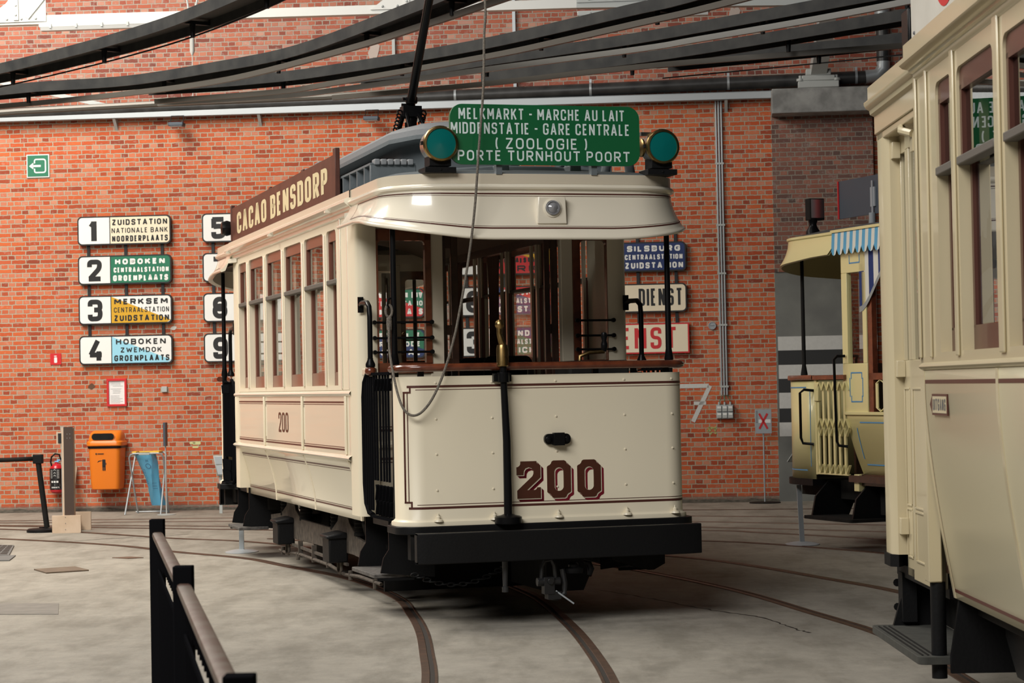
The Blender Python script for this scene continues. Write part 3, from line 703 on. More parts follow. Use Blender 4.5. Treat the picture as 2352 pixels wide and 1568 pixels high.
# small fire sign
t = wthing('fire_sign', 'small red square sign on the wall left of sign 4', 'sign', -6.077, 2.038)
MB().box(-.075, .075, -.012, 0, -.075, .075).build('sign_plate', M['red'], t)
mb = MB(); P = put_xz(-.014); mb.prism(rrect(-.02, .02, -.05, .025, .01), -.0145, -.0125, 'y'); _stroke(mb, [(-.02, .04), (.015, .04)], False, .012, P)
mb.build('pictogram', M['white'], t, smooth=False)
# red framed notice
t = wthing('notice_frame', 'red framed paper notice above the orange bin', 'notice', -5.25, 1.577)
mb = MB()
for a in ((-.135, .135, .155, .185), (-.135, .135, -.185, -.155), (-.135, -.107, -.155, .155), (.107, .135, -.155, .155)): mb.box(a[0], a[1], -.03, 0, a[2], a[3])
mb.build('frame', M['red'], t, bevel=.003)
MB().box(-.108, .108, -.01, 0, -.156, .156).build('notice_paper', M['paper'], t)
mb = MB(); P = put_xz(-.0115)
for i in range(16):
    z = .14 - i * .0185; 
    if i in (4, 9): continue
    _stroke(mb, [(-.085 + (.03 if i in (3, 6, 7, 8) else 0), z), (random.uniform(.03, .085), z)], False, .003, P)
mb.build('print_lines', M['print'], t, smooth=False)
# little grey wall box, broken brick hole
t = wall_piece('wall_box', MB().box(-4.64, -4.565, -.04, 0, 1.57, 1.645), M['grey_steel'], kind=None, bevel=.004); tag(t, 'tiny grey metal box on the wall right of the red notice', 'box')

# orange bin
t = wthing('litter_bin', 'orange plastic litter bin hanging on the brick wall', 'bin', -5.34, .30, -.205)
def ring(w, d, z, r): return [(x, y, z) for x, y in rrect(-w / 2, w / 2, -d / 2, d / 2, r, 5)]
mb = MB(); prof = [(.33, .25, .0, .05), (.375, .30, .012, .06), (.395, .32, .10, .06), (.425, .345, .50, .06), (.435, .35, .56, .06)]
mb.grid([ring(*p) for p in prof], closed=True); n = len(ring(*prof[0])); mb.add(ring(*prof[0]), [tuple(range(n))]); mb.add(ring(.43, .345, .555, .06), [tuple(range(n))])
mb.build('bin_body', M['orange'], t)
mb = MB(); prof = [(.455, .37, .575, .06), (.475, .39, .585, .07), (.475, .39, .625, .07), (.44, .36, .645, .07)]
mb.grid([ring(*p) for p in prof], closed=True)
# rounded cover with a letterbox opening at the front
rows = []
for i in range(9):
    a = i / 8 * pi / 2; rows.append([(x * (1 - .22 * (1 - cos(a))), -.18 + (y + .18) * (1 - .0) + .17 * (1 - cos(a)) * (1 if y < 0 else -.4), .645 + .135 * sin(a)) for x, y, z in ring(.44, .36, 0, .09)])
mb.grid(rows, closed=True); mb.add(rows[-1], [tuple(range(n))])
mb.build('bin_lid', M['orange'], t)
mb = MB(); mb.prism(rrect(-.155, .145, .655, .742, .042), -.186, -.178, 'y'); mb.build('bin_opening', M['black_matt'], t)
mb = MB(); mb.prism(rrect(-.163, .153, .648, .749, .048), -.182, -.172, 'y'); mb.build('opening_lip', M['orange'], t)
mb = MB(); mb.grid([ring(.45, .362, .545, .06), ring(.455, .366, .578, .06)], closed=True); mb.build('bin_liner', M['black_gloss'], t)
mb = MB(); P = put_xz(-.168)
mb.prism(rrect(-.022, .022, .30, .40, .008), -.17, -.158, 'y'); mb.box(-.020, -.003, -.17, -.156, .255, .31); mb.box(.003, .020, -.17, -.154, .255, .31)
mb.bar((-.02, -.166, .39), (-.075, -.166, .375), .006, .014); mb.bar((-.07, -.166, .378), (-.085, -.166, .362), .006, .01); mb.box(.024, .032, -.168, -.158, .33, .395); mb.box(-.082, -.07, -.164, -.155, .325, .337)
mb.build('pictogram', M['sign_black'], t)
mb = MB(); mb.lathe([(.011, -.178), (.007, -.179)], (-.10, 0, .475), 'y', 12); mb.box(-.083, .0, -.1785, -.165, .470, .480); mb.build('maker_mark', M['sign_black'], t)
# fire extinguisher
t = wthing('fire_extinguisher', 'red fire extinguisher hanging on the wall beside the brown post', 'fire extinguisher', -6.055, .25, -.12)
MB().lathe([(.0, .0), (.055, .004), (.085, .03), (.09, .06), (.09, .32), (.08, .36), (.045, .395), (.025, .40), (.025, .42), (0, .42)]).build('cylinder', M['red_plastic'], t)
mb = MB(); mb.grid([[(.0915 * sin(a), -.0915 * cos(a), z) for a in [RD(-68 + i * 13) for i in range(11)]] for z in (.055, .335)]); mb.build('instruction_label', M['sign_black'], t)
mb = MB()
def cy(u, v): return (.0925 * sin(u / .09), -.0925 * cos(u / .09), v)
for i in range(9):
    z = .315 - i * .013
    for a, b in ((-.06, -.03), (.03, .06)): _stroke(mb, [(a, z), (b, z)], False, .003, cy)
for k in (-.035, 0, .035): _stroke(mb, [(k - .012, .16), (k, .16), (k + .012, .16)], False, .024, cy)
for z in (.31, .27, .235): _stroke(mb, [(-.015, z), (0, z + .015), (.015, z)], False, .004, cy)
for z in (.13, .118, .106, .066): _stroke(mb, [(-.07, z), (0, z), (.07, z)], False, .0025, cy)
text(mb, 'SOMATI', -.045, .06, .075, .095, .005, cy)
mb.build('label_print', M['white'], t, smooth=False)
MB().tube([(-.05, -.04, .36), (-.062, -.05, .42), (-.05, -.055, .49), (0, -.05, .53), (.05, -.04, .52), (.07, -.03, .45)], .011, 10).build('hose', M['black'], t)
mb = MB(); mb.box(-.02, .035, -.02, .02, .415, .435); mb.box(.01, .06, -.015, .015, .435, .455); mb.build('valve_handle', mat('blue_tab', (.2, .5, .75), .4), t, bevel=.003)

# ================================================================ things standing on the floor
# folding bag stand with a blue bag
t = thing('bag_stand', 'folding steel bag stand with yellow clips by the brick wall', 'bag stand', (-4.74, 28.2, 0))
for sx in (-1, 1):
    MB().tube([(sx * .23 - .05, -.17, 0), (sx * .20 + .01, .16, .76), (sx * .18, .17, .785), (sx * .15, .17, .79)], .011, 10).build('leg', M['steel'], t)
    MB().tube([(sx * .20 + .03, .18, 0), (sx * .22, -.13, .73), (sx * .20, -.15, .77), (sx * .15, -.16, .785)], .011, 10).build('leg', M['steel'], t)
MB().tube([(-.17, -.16, .785), (.17, -.16, .785)], .011, 10).build('top_bar', M['steel'], t)
MB().tube([(-.17, .17, .79), (.17, .17, .79)], .011, 10).build('top_bar', M['steel'], t)
MB().tube([(-.20, .18, .02), (.24, .18, .02)], .009, 8).build('stretcher', M['steel'], t)
MB().box(-.09, .05, -.175, -.145, .765, .795).build('clamp', M['grey_steel'], t, bevel=.004)
mb = MB(); mb.box(-.19, -.13, -.12, .10, .79, .81); mb.box(.05, .17, -.15, .15, .79, .812); mb.box(-.19, .17, .10, .14, .79, .808)
mb.build('clip', M['yellow_pl'], t, bevel=.006)
rows = []
for i in range(15):
    v = i / 14; z = .77 - .66 * v; cx = -.04 + .17 * v ** .8; w = .13 - .055 * min(1, v * 1.6) + .03 * max(0, v - .6)
    rows.append([(cx + w * cos(a) + .012 * sin(5 * a + 9 * v), .0 + .10 * (1 - .45 * v) * sin(a) + .012 * cos(4 * a + 7 * v), z) for a in [2 * pi * k / 28 for k in range(28)]])
b = MB().grid(rows, closed=True)
b.add(rows[-1], [tuple(range(28))])
bag = b.build('plastic_bag', M['bag'])
bag.location = (-4.74, 28.2, 0)
tag(bag, 'crumpled translucent blue bag hanging in the folding stand', 'bag')
mb = MB()
def bp(u, v):
    return (-.03 + u + .16 * ((.77 - v) / .66) ** .8, -.115 + .05 * (.77 - v), v)
ci = [(.0 + .03 * cos(a), .62 + .03 * sin(a)) for a in [2 * pi * k / 16 for k in range(16)]]
_stroke(mb, ci, True, .006, bp)
for k in range(10): _stroke(mb, [(-.075 + .012 * k % .02, .58 - .02 * k), (-.055, .573 - .02 * k)], False, .006, bp)
for z in (.4, .36, .33): _stroke(mb, [(-.01, z), (.05, z)], False, .004, bp)
_stroke(mb, [(-.012, .675), (-.012, .70), (0, .685), (.012, .70), (.012, .675)], False, .005, bp)
mb.build('bag_print', mat('dark_blue_print', (.01, .04, .10), .5), bag, smooth=False)
# thin pole sign seen edge on behind the bag stand
t = thing('edge_on_sign', 'narrow grey sign panel seen edge on above the bag stand', 'sign stand', (-4.46, 27.88, 0))
MB().box(-.014, .014, -.09, .09, .88, 1.18).build('sign_panel', M['slate'], t)
MB().tube([(0, 0, .01), (0, 0, .95)], .009, 10).build('pole', M['grey_steel'], t)
MB().lathe([(.12, 0), (.12, .008), (.02, .016), (0, .016)], n=28).build('base_plate', M['grey_steel'], t)
# plank leaning on the wall
mb = MB(); mb.bar((-5.86, 28.62, 0), (-5.86, 29.0, .605), .09, .022, up=(0, -1, .3))
o = mb.build('leaning_plank', M['plank'], bevel=.002); tag(o, 'weathered plank leaning on the wall behind the plywood foot', 'plank')
# brown post with plywood cross foot
t = thing('display_post', 'tall dark brown post standing in a plywood cross foot', 'post', (-5.06, 24.62, 0), 0)
mb = MB(); mb.box(-.022, .085, -.04, -.034, .16, 1.195); mb.build('front_panel', M['brown_panel'], t)
MB().box(-.045, -.022, -.04, .05, .16, 1.19).build('edge_board', M['ply'], t)
MB().box(-.022, .085, -.034, .05, .16, 1.185).build('core', M['ply'], t)
mb = MB()
for x in (.018, .05):
    for z in (1.115, 1.07): mb.cyl((x, -.042, z), (x, -.038, z), .0035, n=8)
mb.build('screw', M['steel'], t)
f = MB().box(-.16, .165, -.065, -.042, 0, .20).build('foot_board', M['ply'], t, bevel=.002)
mb = MB()
for z in (.04, .11, .18): mb.cyl((-.008, -.067, z), (-.008, -.064, z), .005, n=8)
mb.build('screw', M['print'], f)
MB().box(-.15, .175, .47, .495, 0, .21).build('foot_board', M['ply'], t, bevel=.002)
MB().box(.03, .05, -.042, .49, 0, .12).build('foot_beam', M['ply'], t)
MB().box(-.22, -.10, .52, .54, .985, 1.13).build('rear_panel', M['ply'], t)
MB().box(-.20, -.11, .512, .519, 1.0, 1.115).build('rear_screen', M['sign_black'], t)
MB().box(-.17, -.13, .54, .57, .0, 1.19).build('rear_post', M['grey_box'], t)
# belt barrier
t = thing('barrier_post', 'black belt barrier post left of the plywood foot', 'barrier post', (-5.40, 24.85, 0))
MB().lathe([(.17, 0), (.17, .03), (.15, .042), (.03, .05), (.03, .06)], n=32).build('base', M['black'], t)
MB().cyl((.06, -.0, .05), (-.03, 0, .80), .032, n=16).build('pole', M['black_matt'], t)
MB().box(-.085, .025, -.04, .04, .78, .885).build('belt_head', M['black'], t, bevel=.008)
mb = MB(); mb.grid([[(-.08 - .16 * i, -.01 * i, .862 - .003 * i * (8 - i) * .2) for i in range(9)], [(-.08 - .16 * i, -.01 * i, .812 - .003 * i * (8 - i) * .2) for i in range(9)]])
mb.build('belt', M['black_matt'], t, solid=.003)
# X sign on a stand
t = thing('cross_sign', 'grey sign with a red cross on a thin stand before the brick wall', 'sign stand', (3.20, 27.92, 0), WA)
MB().lathe([(.20, 0), (.20, .01), (.03, .018), (0, .018)], n=28).build('base_plate', M['black_matt'], t)
MB().tube([(.0, 0, .01), (0, 0, 1.0)], .010, 10).build('pole', M['grey_box'], t)
MB().box(-.105, .105, -.03, -.012, .89, 1.20).build('sign_panel', M['grey_box'], t, bevel=.002)
mb = MB(); mb.box(-.06, .092, -.0315, -.030, 1.025, 1.07); mb.build('white_strip', M['paper'], t)
mb = MB(); P = put_xz(-.033); _stroke(mb, [(-.052, 1.145), (.052, .95)], False, .026, P); _stroke(mb, [(.052, 1.145), (-.052, .95)], False, .026, P); mb.build('red_cross', M['red'], t, smooth=False)
mb = MB(); P = put_xz(-.0315)
for k in range(9): _stroke(mb, [(-.092, 1.03 + k * .018), (-.072, 1.034 + k * .018)], False, .007, P)
mb.build('side_print', M['print'], t, smooth=False)
# information stands
def stand(loc, lab, h, m, lean=0.0, w=.045, rz=0):
    t = thing('information_stand', lab, 'stand', loc, rz)
    mb = MB(); n = 24
    prof = [(.16, 0), (.16, .006), (.10, .020), (.03, .028), (0, .028)]
    vs = []
    mb.lathe(prof, n=28); mb.v = [(x * 1.0, y * 1.5, z) for x, y, z in mb.v]
    mb.build('base_plate', m, t)
    MB().bar((0, 0, .02), (lean, 0, h), w, .03, up=(0, 1, 0)).build('pole', m, t)
    return t
t = stand((-2.66, 21.15, 0), 'silver stand on the floor under the far step of the cream and black tram', .25, M['steel'])
t = stand((2.72, 20.72, 0), 'grey stand on the floor under the platform edge of the yellow tram', .565, M['grey_box'], -.02)
t = thing('information_board', 'small grey two panel board behind the far end of the tram', 'board', (-3.78, 28.0, 0), WA)
mb = MB(); mb.box(-.02, .02, 0, .02, 0, .5); mb.build('pole', M['grey_steel'], t)
mb = MB(); mb.add([(-.09, 0, .74), (.11, 0, .74), (.13, -.03, .48), (-.03, -.03, .48)], [(0, 1, 2, 3)]); mb.build('panel', M['grey_steel'], t, solid=.02)
mb = MB(); mb.add([(-.07, -.02, .725), (.09, -.02, .725), (.1, -.03, .63), (-.05, -.03, .63)], [(0, 1, 2, 3)]); mb.add([(-.045, -.03, .61), (.1, -.03, .61), (.11, -.05, .50), (-.02, -.05, .50)], [(0, 1, 2, 3)]); mb.build('panel_face', M['grey_box'], t)
# dark sloping panel behind the yellow tram
t = thing('reading_panel', 'dark sloping panel with a pale edge by the striped pier', 'panel', (3.75, 27.95, 0), WA)
mb = MB(); mb.add([(-.25, -.02, .52), (-.06, .10, .77), (.5, .10, .77), (.5, -.02, .52)], [(0, 1, 2, 3)]); mb.build('panel', mat('dark_panel', (.07, .07, .06), .5), t, solid=.015)
mb = MB(); mb.tube([(-.25, -.03, .52), (-.06, .09, .785), (.5, .09, .785)], .006, 6); mb.build('pale_edge', M['grey_steel'], t)
MB().bar((.25, .1, 0), (.25, .05, .64), .06, .03).build('leg', M['grey_box'], t)

# ---------------------------------------------------------------- foreground fence
P1, P2, P3 = Vector((-1.543, 9.388, 0)), Vector((-1.043, 6.831, 0)), Vector((-.534, 4.179, 0))
ang = math.atan2((P3 - P1).y, (P3 - P1).x) + pi / 2
fence = thing('picket_fence', 'black picket fence with worn wooden handrail running out of the foreground', 'fence', P1, 0)
for p in (P1, P2, P3):
    q = p - P1; mb = MB(); mb.box(-.03, .03, -.03, .03, 0, 1.01)
    f = mb.build('post', M['gate_black'], fence, bevel=.003); f.location = q
for a, b in ((P1, P2), (P2, P3), (P3, P3 + (P3 - P2) * .9)):
    d = (b - a).normalized(); A = a - P1 + d * .03; B = b - P1 - d * .03; n = Vector((-d.y, d.x, 0)); L = (B - A).length
    # moulded handrail with a flattened top
    prof = [(-.020, .928), (-.0235, .942), (-.021, .953), (-.013, .957), (.013, .957), (.021, .953), (.0235, .942), (.020, .928)]
    mb = MB(); mb.grid([[tuple(p + n * x + Vector((0, 0, z))) for x, z in prof] for p in (A, B)], closed=True)
    mb.build('handrail', M['timber_grey'], fence)
    mb = MB(); mb.bar(tuple(A + Vector((0, 0, .905))), tuple(B + Vector((0, 0, .905))), .008, .04); mb.bar(tuple(A + Vector((0, 0, .79))), tuple(B + Vector((0, 0, .79))), .008, .02)
    mb.bar(tuple(A + Vector((0, 0, .09))), tuple(B + Vector((0, 0, .09))), .012, .03); mb.build('rail', M['gate_black'], fence)
    k = int(L / .115)
    for i in range(1, k):
        p = A + d * (L * i / k)
        f = MB().box(-.004, .004, -.011, .011, .10, .79).build('picket', M['gate_black'], fence); f.location = p; f.rotation_euler = (0, 0, ang)
        f = MB().box(-.004, .004, -.011, .011, .848, .89).build('short_picket', M['gate_black'], fence); f.location = p; f.rotation_euler = (0, 0, ang)

# ================================================================ overhead: wire troughs, truss, lamps
def trough(name_lab, pts, w=.34, z=4.75, bar=None, zb=4.66, barm='cond', step=1.6):
    c = spline(pts, 6); mid = c[len(c) // 2]
    t = thing('wire_trough', name_lab, 'wire trough', (mid.x, mid.y, z))
    def strip(prof, c, z0):
        rows = []
        for i, p in enumerate(c):
            a, b = c[max(i - 1, 0)], c[min(i + 1, len(c) - 1)]; d = (b - a).normalized(); n = Vector((d.y, -d.x, 0))
            rows.append([tuple(p + n * x - Vector((mid.x, mid.y, 0)) + Vector((0, 0, h + z0 - z))) for x, h in prof])
        mb = MB(); mb.grid(rows, closed=True); mb.add(rows[0], [tuple(range(len(prof)))]); mb.add(rows[-1], [tuple(range(len(prof)))]); return mb
    strip([(w / 2 - .02, .02), (w / 2, .02), (w / 2, .125), (w / 2 - .02, .125)], c, z).build('side_board', M['trough'], t, smooth=False)
    strip([(-w / 2, .02), (-w / 2 + .02, .02), (-w / 2 + .02, .125), (-w / 2, .125)], c, z).build('side_board', M['trough'], t, smooth=False)
    strip([(-w / 2 + .02, .10), (w / 2 - .02, .10), (w / 2 - .02, .128), (-w / 2 + .02, .128)], c, z).build('top_board', M['trough_in'], t, smooth=False)
    acc = 0; last = c[0]; k = 0
    for i in range(1, len(c)):
        acc += (c[i] - last).length; last = c[i]
        if acc > step:
            acc = 0; p = c[i] - Vector((mid.x, mid.y, 0)); d = (c[i] - c[i - 1]).normalized(); n = Vector((d.y, -d.x, 0))
            mb = MB(); mb.bar(tuple(p - n * (w / 2 - .02) + Vector((0, 0, .06))), tuple(p + n * (w / 2 - .02) + Vector((0, 0, .06))), .05, .03)
            mb.cyl(tuple(p + Vector((0, 0, .05))), tuple(p + Vector((0, 0, -.07))), .028, .02, n=10); mb.build('hanger', M['black'], t)
    if bar:
        cb = spline(bar, 6)
        strip([(-.02, 0), (.02, 0), (.028, .05), (-.028, .05)], cb, zb).build('conductor_bar', M[barm], t, smooth=False)
    else:
        cb = c
        strip([(-.006, 0), (.006, 0), (.006, .012), (-.006, .012)], cb, zb + .02).build('contact_wire', M['black'], t, smooth=False)
    return t
trough('black trough sweeping steeply up the top left of the picture', [(-6.2, 23.0), (-5.13, 21.99), (-4.18, 20.95), (-3.45, 20.07), (-2.76, 19.12), (-1.95, 17.74), (-1.3, 16.4), (-.2, 14.0), (1.2, 11.0)], w=.36)
trough('black trough rising behind the trolley pole, second from the top', [(-6.6, 23.9), (-5.49, 23.4), (-4.91, 23.12), (-3.9, 22.8), (-2.9, 22.0), (-1.9, 20.95), (-.7, 18.75), (-.1, 17.5), (.4, 16.4), (1.6, 14.2), (3.0, 11.5)], bar=[(-6.6, 23.8), (-5.48, 23.47), (-3.98, 22.67), (-2.78, 21.76), (-1.46, 19.99), (-.71, 18.76), (-.16, 17.8), (.5, 16.6), (1.7, 14.3), (3.1, 11.6)], w=.30)
trough('black trough crossing above the green board, third from the top', [(-3.9, 23.3), (-3.13, 23.1), (-2.54, 22.85), (-1.82, 22.4), (-.19, 20.88), (1.2, 19.08), (1.64, 18.5), (2.6, 16.9), (4.2, 14.6)], bar=[(-3.78, 23.33), (-2.37, 22.73), (-1.8, 22.22), (-.19, 20.61), (.52, 19.73), (1.18, 18.84), (1.61, 18.27), (2.5, 16.9), (4.1, 14.5)], w=.30)
trough('black trough with the brightest bar, fourth from the top', [(-1.6, 22.95), (-.86, 22.5), (-.2, 21.9), (1.0, 20.9), (1.62, 20.3), (2.99, 18.79), (3.49, 18.2), (4.4, 16.9)], bar=[(-3.78, 23.5), (-2.41, 23.1), (-1.65, 22.6), (-.2, 21.44), (1.27, 20.31), (1.74, 19.83), (2.7, 18.82), (3.41, 17.95), (4.3, 16.7)], barm='cond_lt', w=.24)
trough('black trough ending behind the roof of the right tram, fifth from the top', [(-.2, 23.0), (.59, 22.46), (1.72, 21.61), (3.65, 19.62), (4.8, 18.2)], bar=[(-1.87, 23.3), (-.38, 22.55), (.88, 21.73), (1.84, 21.2), (3.8, 20.4), (5, 19.9)], w=.26)
trough('short black trough lowest at the right above the grey pier block', [(1.6, 22.3), (2.91, 21.56), (3.88, 20.96), (5.2, 20.0)], w=.30)
# bars that merge at the left
mb = MB(); mb.tube([(-7, 25.0, 4.75), (-5.5, 24.4, 4.75), (-3.9, 24.0, 4.75), (-2.0, 23.7, 4.75), (-.9, 23.3, 4.75)], .035, 8)
o = mb.build('contact_bar', M['cond']); tag(o, 'lowest grey contact bar at the left, just above the steel channel', 'contact bar')
# truss standing before the upper wall
t = wthing('roof_truss', 'white riveted steel roof truss across the top of the picture', 'truss', 0, 5.85, -4.0)
MB().bar((-7, 0, .03), (1.2, 0, -.005), .12, .10).build('bottom_chord', M['white_steel'], t)
MB().bar((1.2, 0, -.005), (5, 0, -.09), .12, .10).build('bottom_chord', M['grey_steel'], t)
def gusset(x, lab=None, m='white_steel'):
    mb = MB(); mb.prism([(x - .42, .0), (x + .35, .0), (x + .35, .42), (x + .05, .42), (x - .12, .22)], -.075, -.063, 'y'); g = mb.build('gusset_plate', M[m], t)
    mb = MB(); mb.bar((x + .0, -.085, .02), (x - .02, -.085, 1.3), .06, .012, up=(0, 1, 0)); mb.bar((x + .12, -.085, .05), (x + 1.2, -.085, 1.3), .07, .012, up=(0, 1, 0)); mb.build('brace', M[m], t)
    mb = MB()
    for k in range(4): mb.lathe([(.016, -.076), (.010, -.088), (0, -.09)], (x - .28 + k * .17, 0, .035), 'y', 10)
    for k in range(4): mb.lathe([(.016, -.09), (.010, -.102), (0, -.104)], (x, 0, .08 + k * .11), 'y', 10)
    mb.build('rivets', M['grey_steel'], g)
gusset(-5.25); gusset(-.72); gusset(1.62, m='grey_steel'); gusset(3.9, m='grey_steel')
t2 = wthing('truss_strut', 'grey steel strut standing on the concrete pier block', 'strut', 4.08, 5.30, -.32)
MB().bar((0, -.02, .22), (.10, -1.6, 1.0), .20, .16).build('strut_beam', M['grey_steel'], t2)
MB().bar((.02, -1.5, .9), (.1, -3.6, 2.0), .20, .16).build('strut_beam', M['grey_steel'], t2)
mb = MB(); mb.box(-.26, .26, -.10, .06, 0, .09); mb.box(-.21, .21, -.10, .06, .09, .16); mb.box(-.16, .16, -.10, .06, .16, .24); mb.build('shoe', M['grey_steel'], t2, bevel=.01)
mb = MB()
for s in (-1, 1): mb.lathe([(.05, 0), (.05, .03), (.02, .035), (.02, .07), (0, .075)], (s * .23, -.06, .09), 'z', 12)
build_each(mb, 'bolt', M['grey_steel'], t2, 1)
# strip lights under the truss
def strip_light(x, z, lab, m):
    t = wthing('strip_light', lab, 'strip light', x, z, -4.12, 'strip lights under the truss')
    MB().box(-.74, .74, -.05, .05, -.005, .05).build('casing', m, t, bevel=.01)
    mb = MB(); mb.prism([(-.055, -.005), (.055, -.005), (.045, -.04), (-.045, -.04)], -.72, .72, 'x'); mb.build('diffuser', M['tube_white'], t)
    mb = MB()
    for i in range(5): mb.box(-.6 + i * .3 - .012, -.6 + i * .3 + .012, -.062, .062, -.015, .03)
    mb.build('clip', M['grey_steel'], t)
strip_light(-4.22, 5.765, 'white strip light under the truss at the top left', M['tube_white'])
strip_light(1.95, 5.69, 'grey strip light under the truss above the right end of the green board', M['grey_steel'])
t = wthing('pull_cord', 'white flattened tube on a cord hanging from the truss', 'pull cord', -3.24, 5.15, -3.9)
mb = MB(); mb.tube([(0, 0, .27), (0, 0, .32), (0, 0, .62)], [.006, .028, .028], 10); mb.build('tube', M['white_steel'], t)
MB().tube([(0, 0, -.2), (0, 0, .28)], .006, 6).build('cord', M['white_steel'], t)
mb = MB(); mb.tube([(0, 0, .55), (-.09, 0, 1.2)], .012, 6); mb.tube([(0, 0, .6), (.13, 0, 1.2)], .012, 6); mb.build('suspension_rod', M['grey_steel'], t)
for x, y0, lab, m in ((.15, 0, 'thin white conduit on the upper wall behind the rope', 'steel'), (-1.45, 0, 'flat grey hanger rod on the upper wall behind the trolley pole', 'grey_steel')):
    o = wall_piece('wall_conduit', MB().box(x - .02, x + .02, y0 - .03, y0 + .01, 5.0 if x > 0 else 5.6, 7.5), M[m], kind=None); tag(o, lab, 'conduit')
o = MB().bar((-6.6, 24.9, 5.35), (-4.5, 24.5, 4.80), .05, .05).build('steel_brace', M['grey_steel']); tag(o, 'thin grey steel brace sloping down at the upper left edge', 'brace')
for x, z, r, lb in ((-1.75, 6.30, .10, 'upper of two large pale plaster spots left of the trolley pole'), (-1.72, 6.02, .10, 'lower of two large pale plaster spots left of the trolley pole'), (-3.45, 5.82, .05, 'small pale plaster spot right of the white pull cord'), (-3.62, 5.80, .04, 'smallest pale plaster spot beside the white pull cord'), (3.05, 6.35, .09, 'pale plaster spot high on the wall left of the grey strut'), (.75, 6.12, .05, 'small pale plaster spot above the third trough from the top')):
    mb = MB(); random.seed(int(x * 100))
    mb.prism([(x + r * random.uniform(.45, 1.1) * cos(2 * pi * k / 11), z + r * 1.5 * random.uniform(.4, 1.1) * sin(2 * pi * k / 11)) for k in range(11)], .012, .03, 'y')
    o = wall_piece('plaster_patch', mb, mat('pale_plaster', (.48, .40, .36), .9), kind=None, smooth=False); tag(o, lb, 'plaster patch')
for x, z, r, nm, c, lb in ((-5.60, 1.665, .05, 'brick_hole', (.12, .06, .035), 'broken brown brick hole in the wall left of the red notice'), (-4.47, 2.42, .045, 'plaster_patch', (.62, .60, .56), 'white plaster chips on the wall between signs 3 and 4')):
    mb = MB(); random.seed(int(x * 10)); mb.prism([(x + r * random.uniform(.6, 1.2) * cos(2 * pi * k / 9), z + r * random.uniform(.5, .9) * sin(2 * pi * k / 9)) for k in range(9)], -.004, .004, 'y')
    o = wall_piece(nm, mb, mat(nm + '_tone', c, .9), kind=None, smooth=False); tag(o, lb, 'patch')

# ================================================================ cream and black tram, number 200
TR = thing('tram', 'cream four wheeled tram with black bumper and number 200 on its front', 'tram', (.2241, 14.4, 0), RD(16.4))
YB, YR, TOT = 1.25, 6.65, 7.75
def ident(p): return tuple(p)
def rear(p): return (p[0], TOT - .88 * p[1], p[2])
def sm(t): t = max(0, min(1, t)); return t * t * (3 - 2 * t)

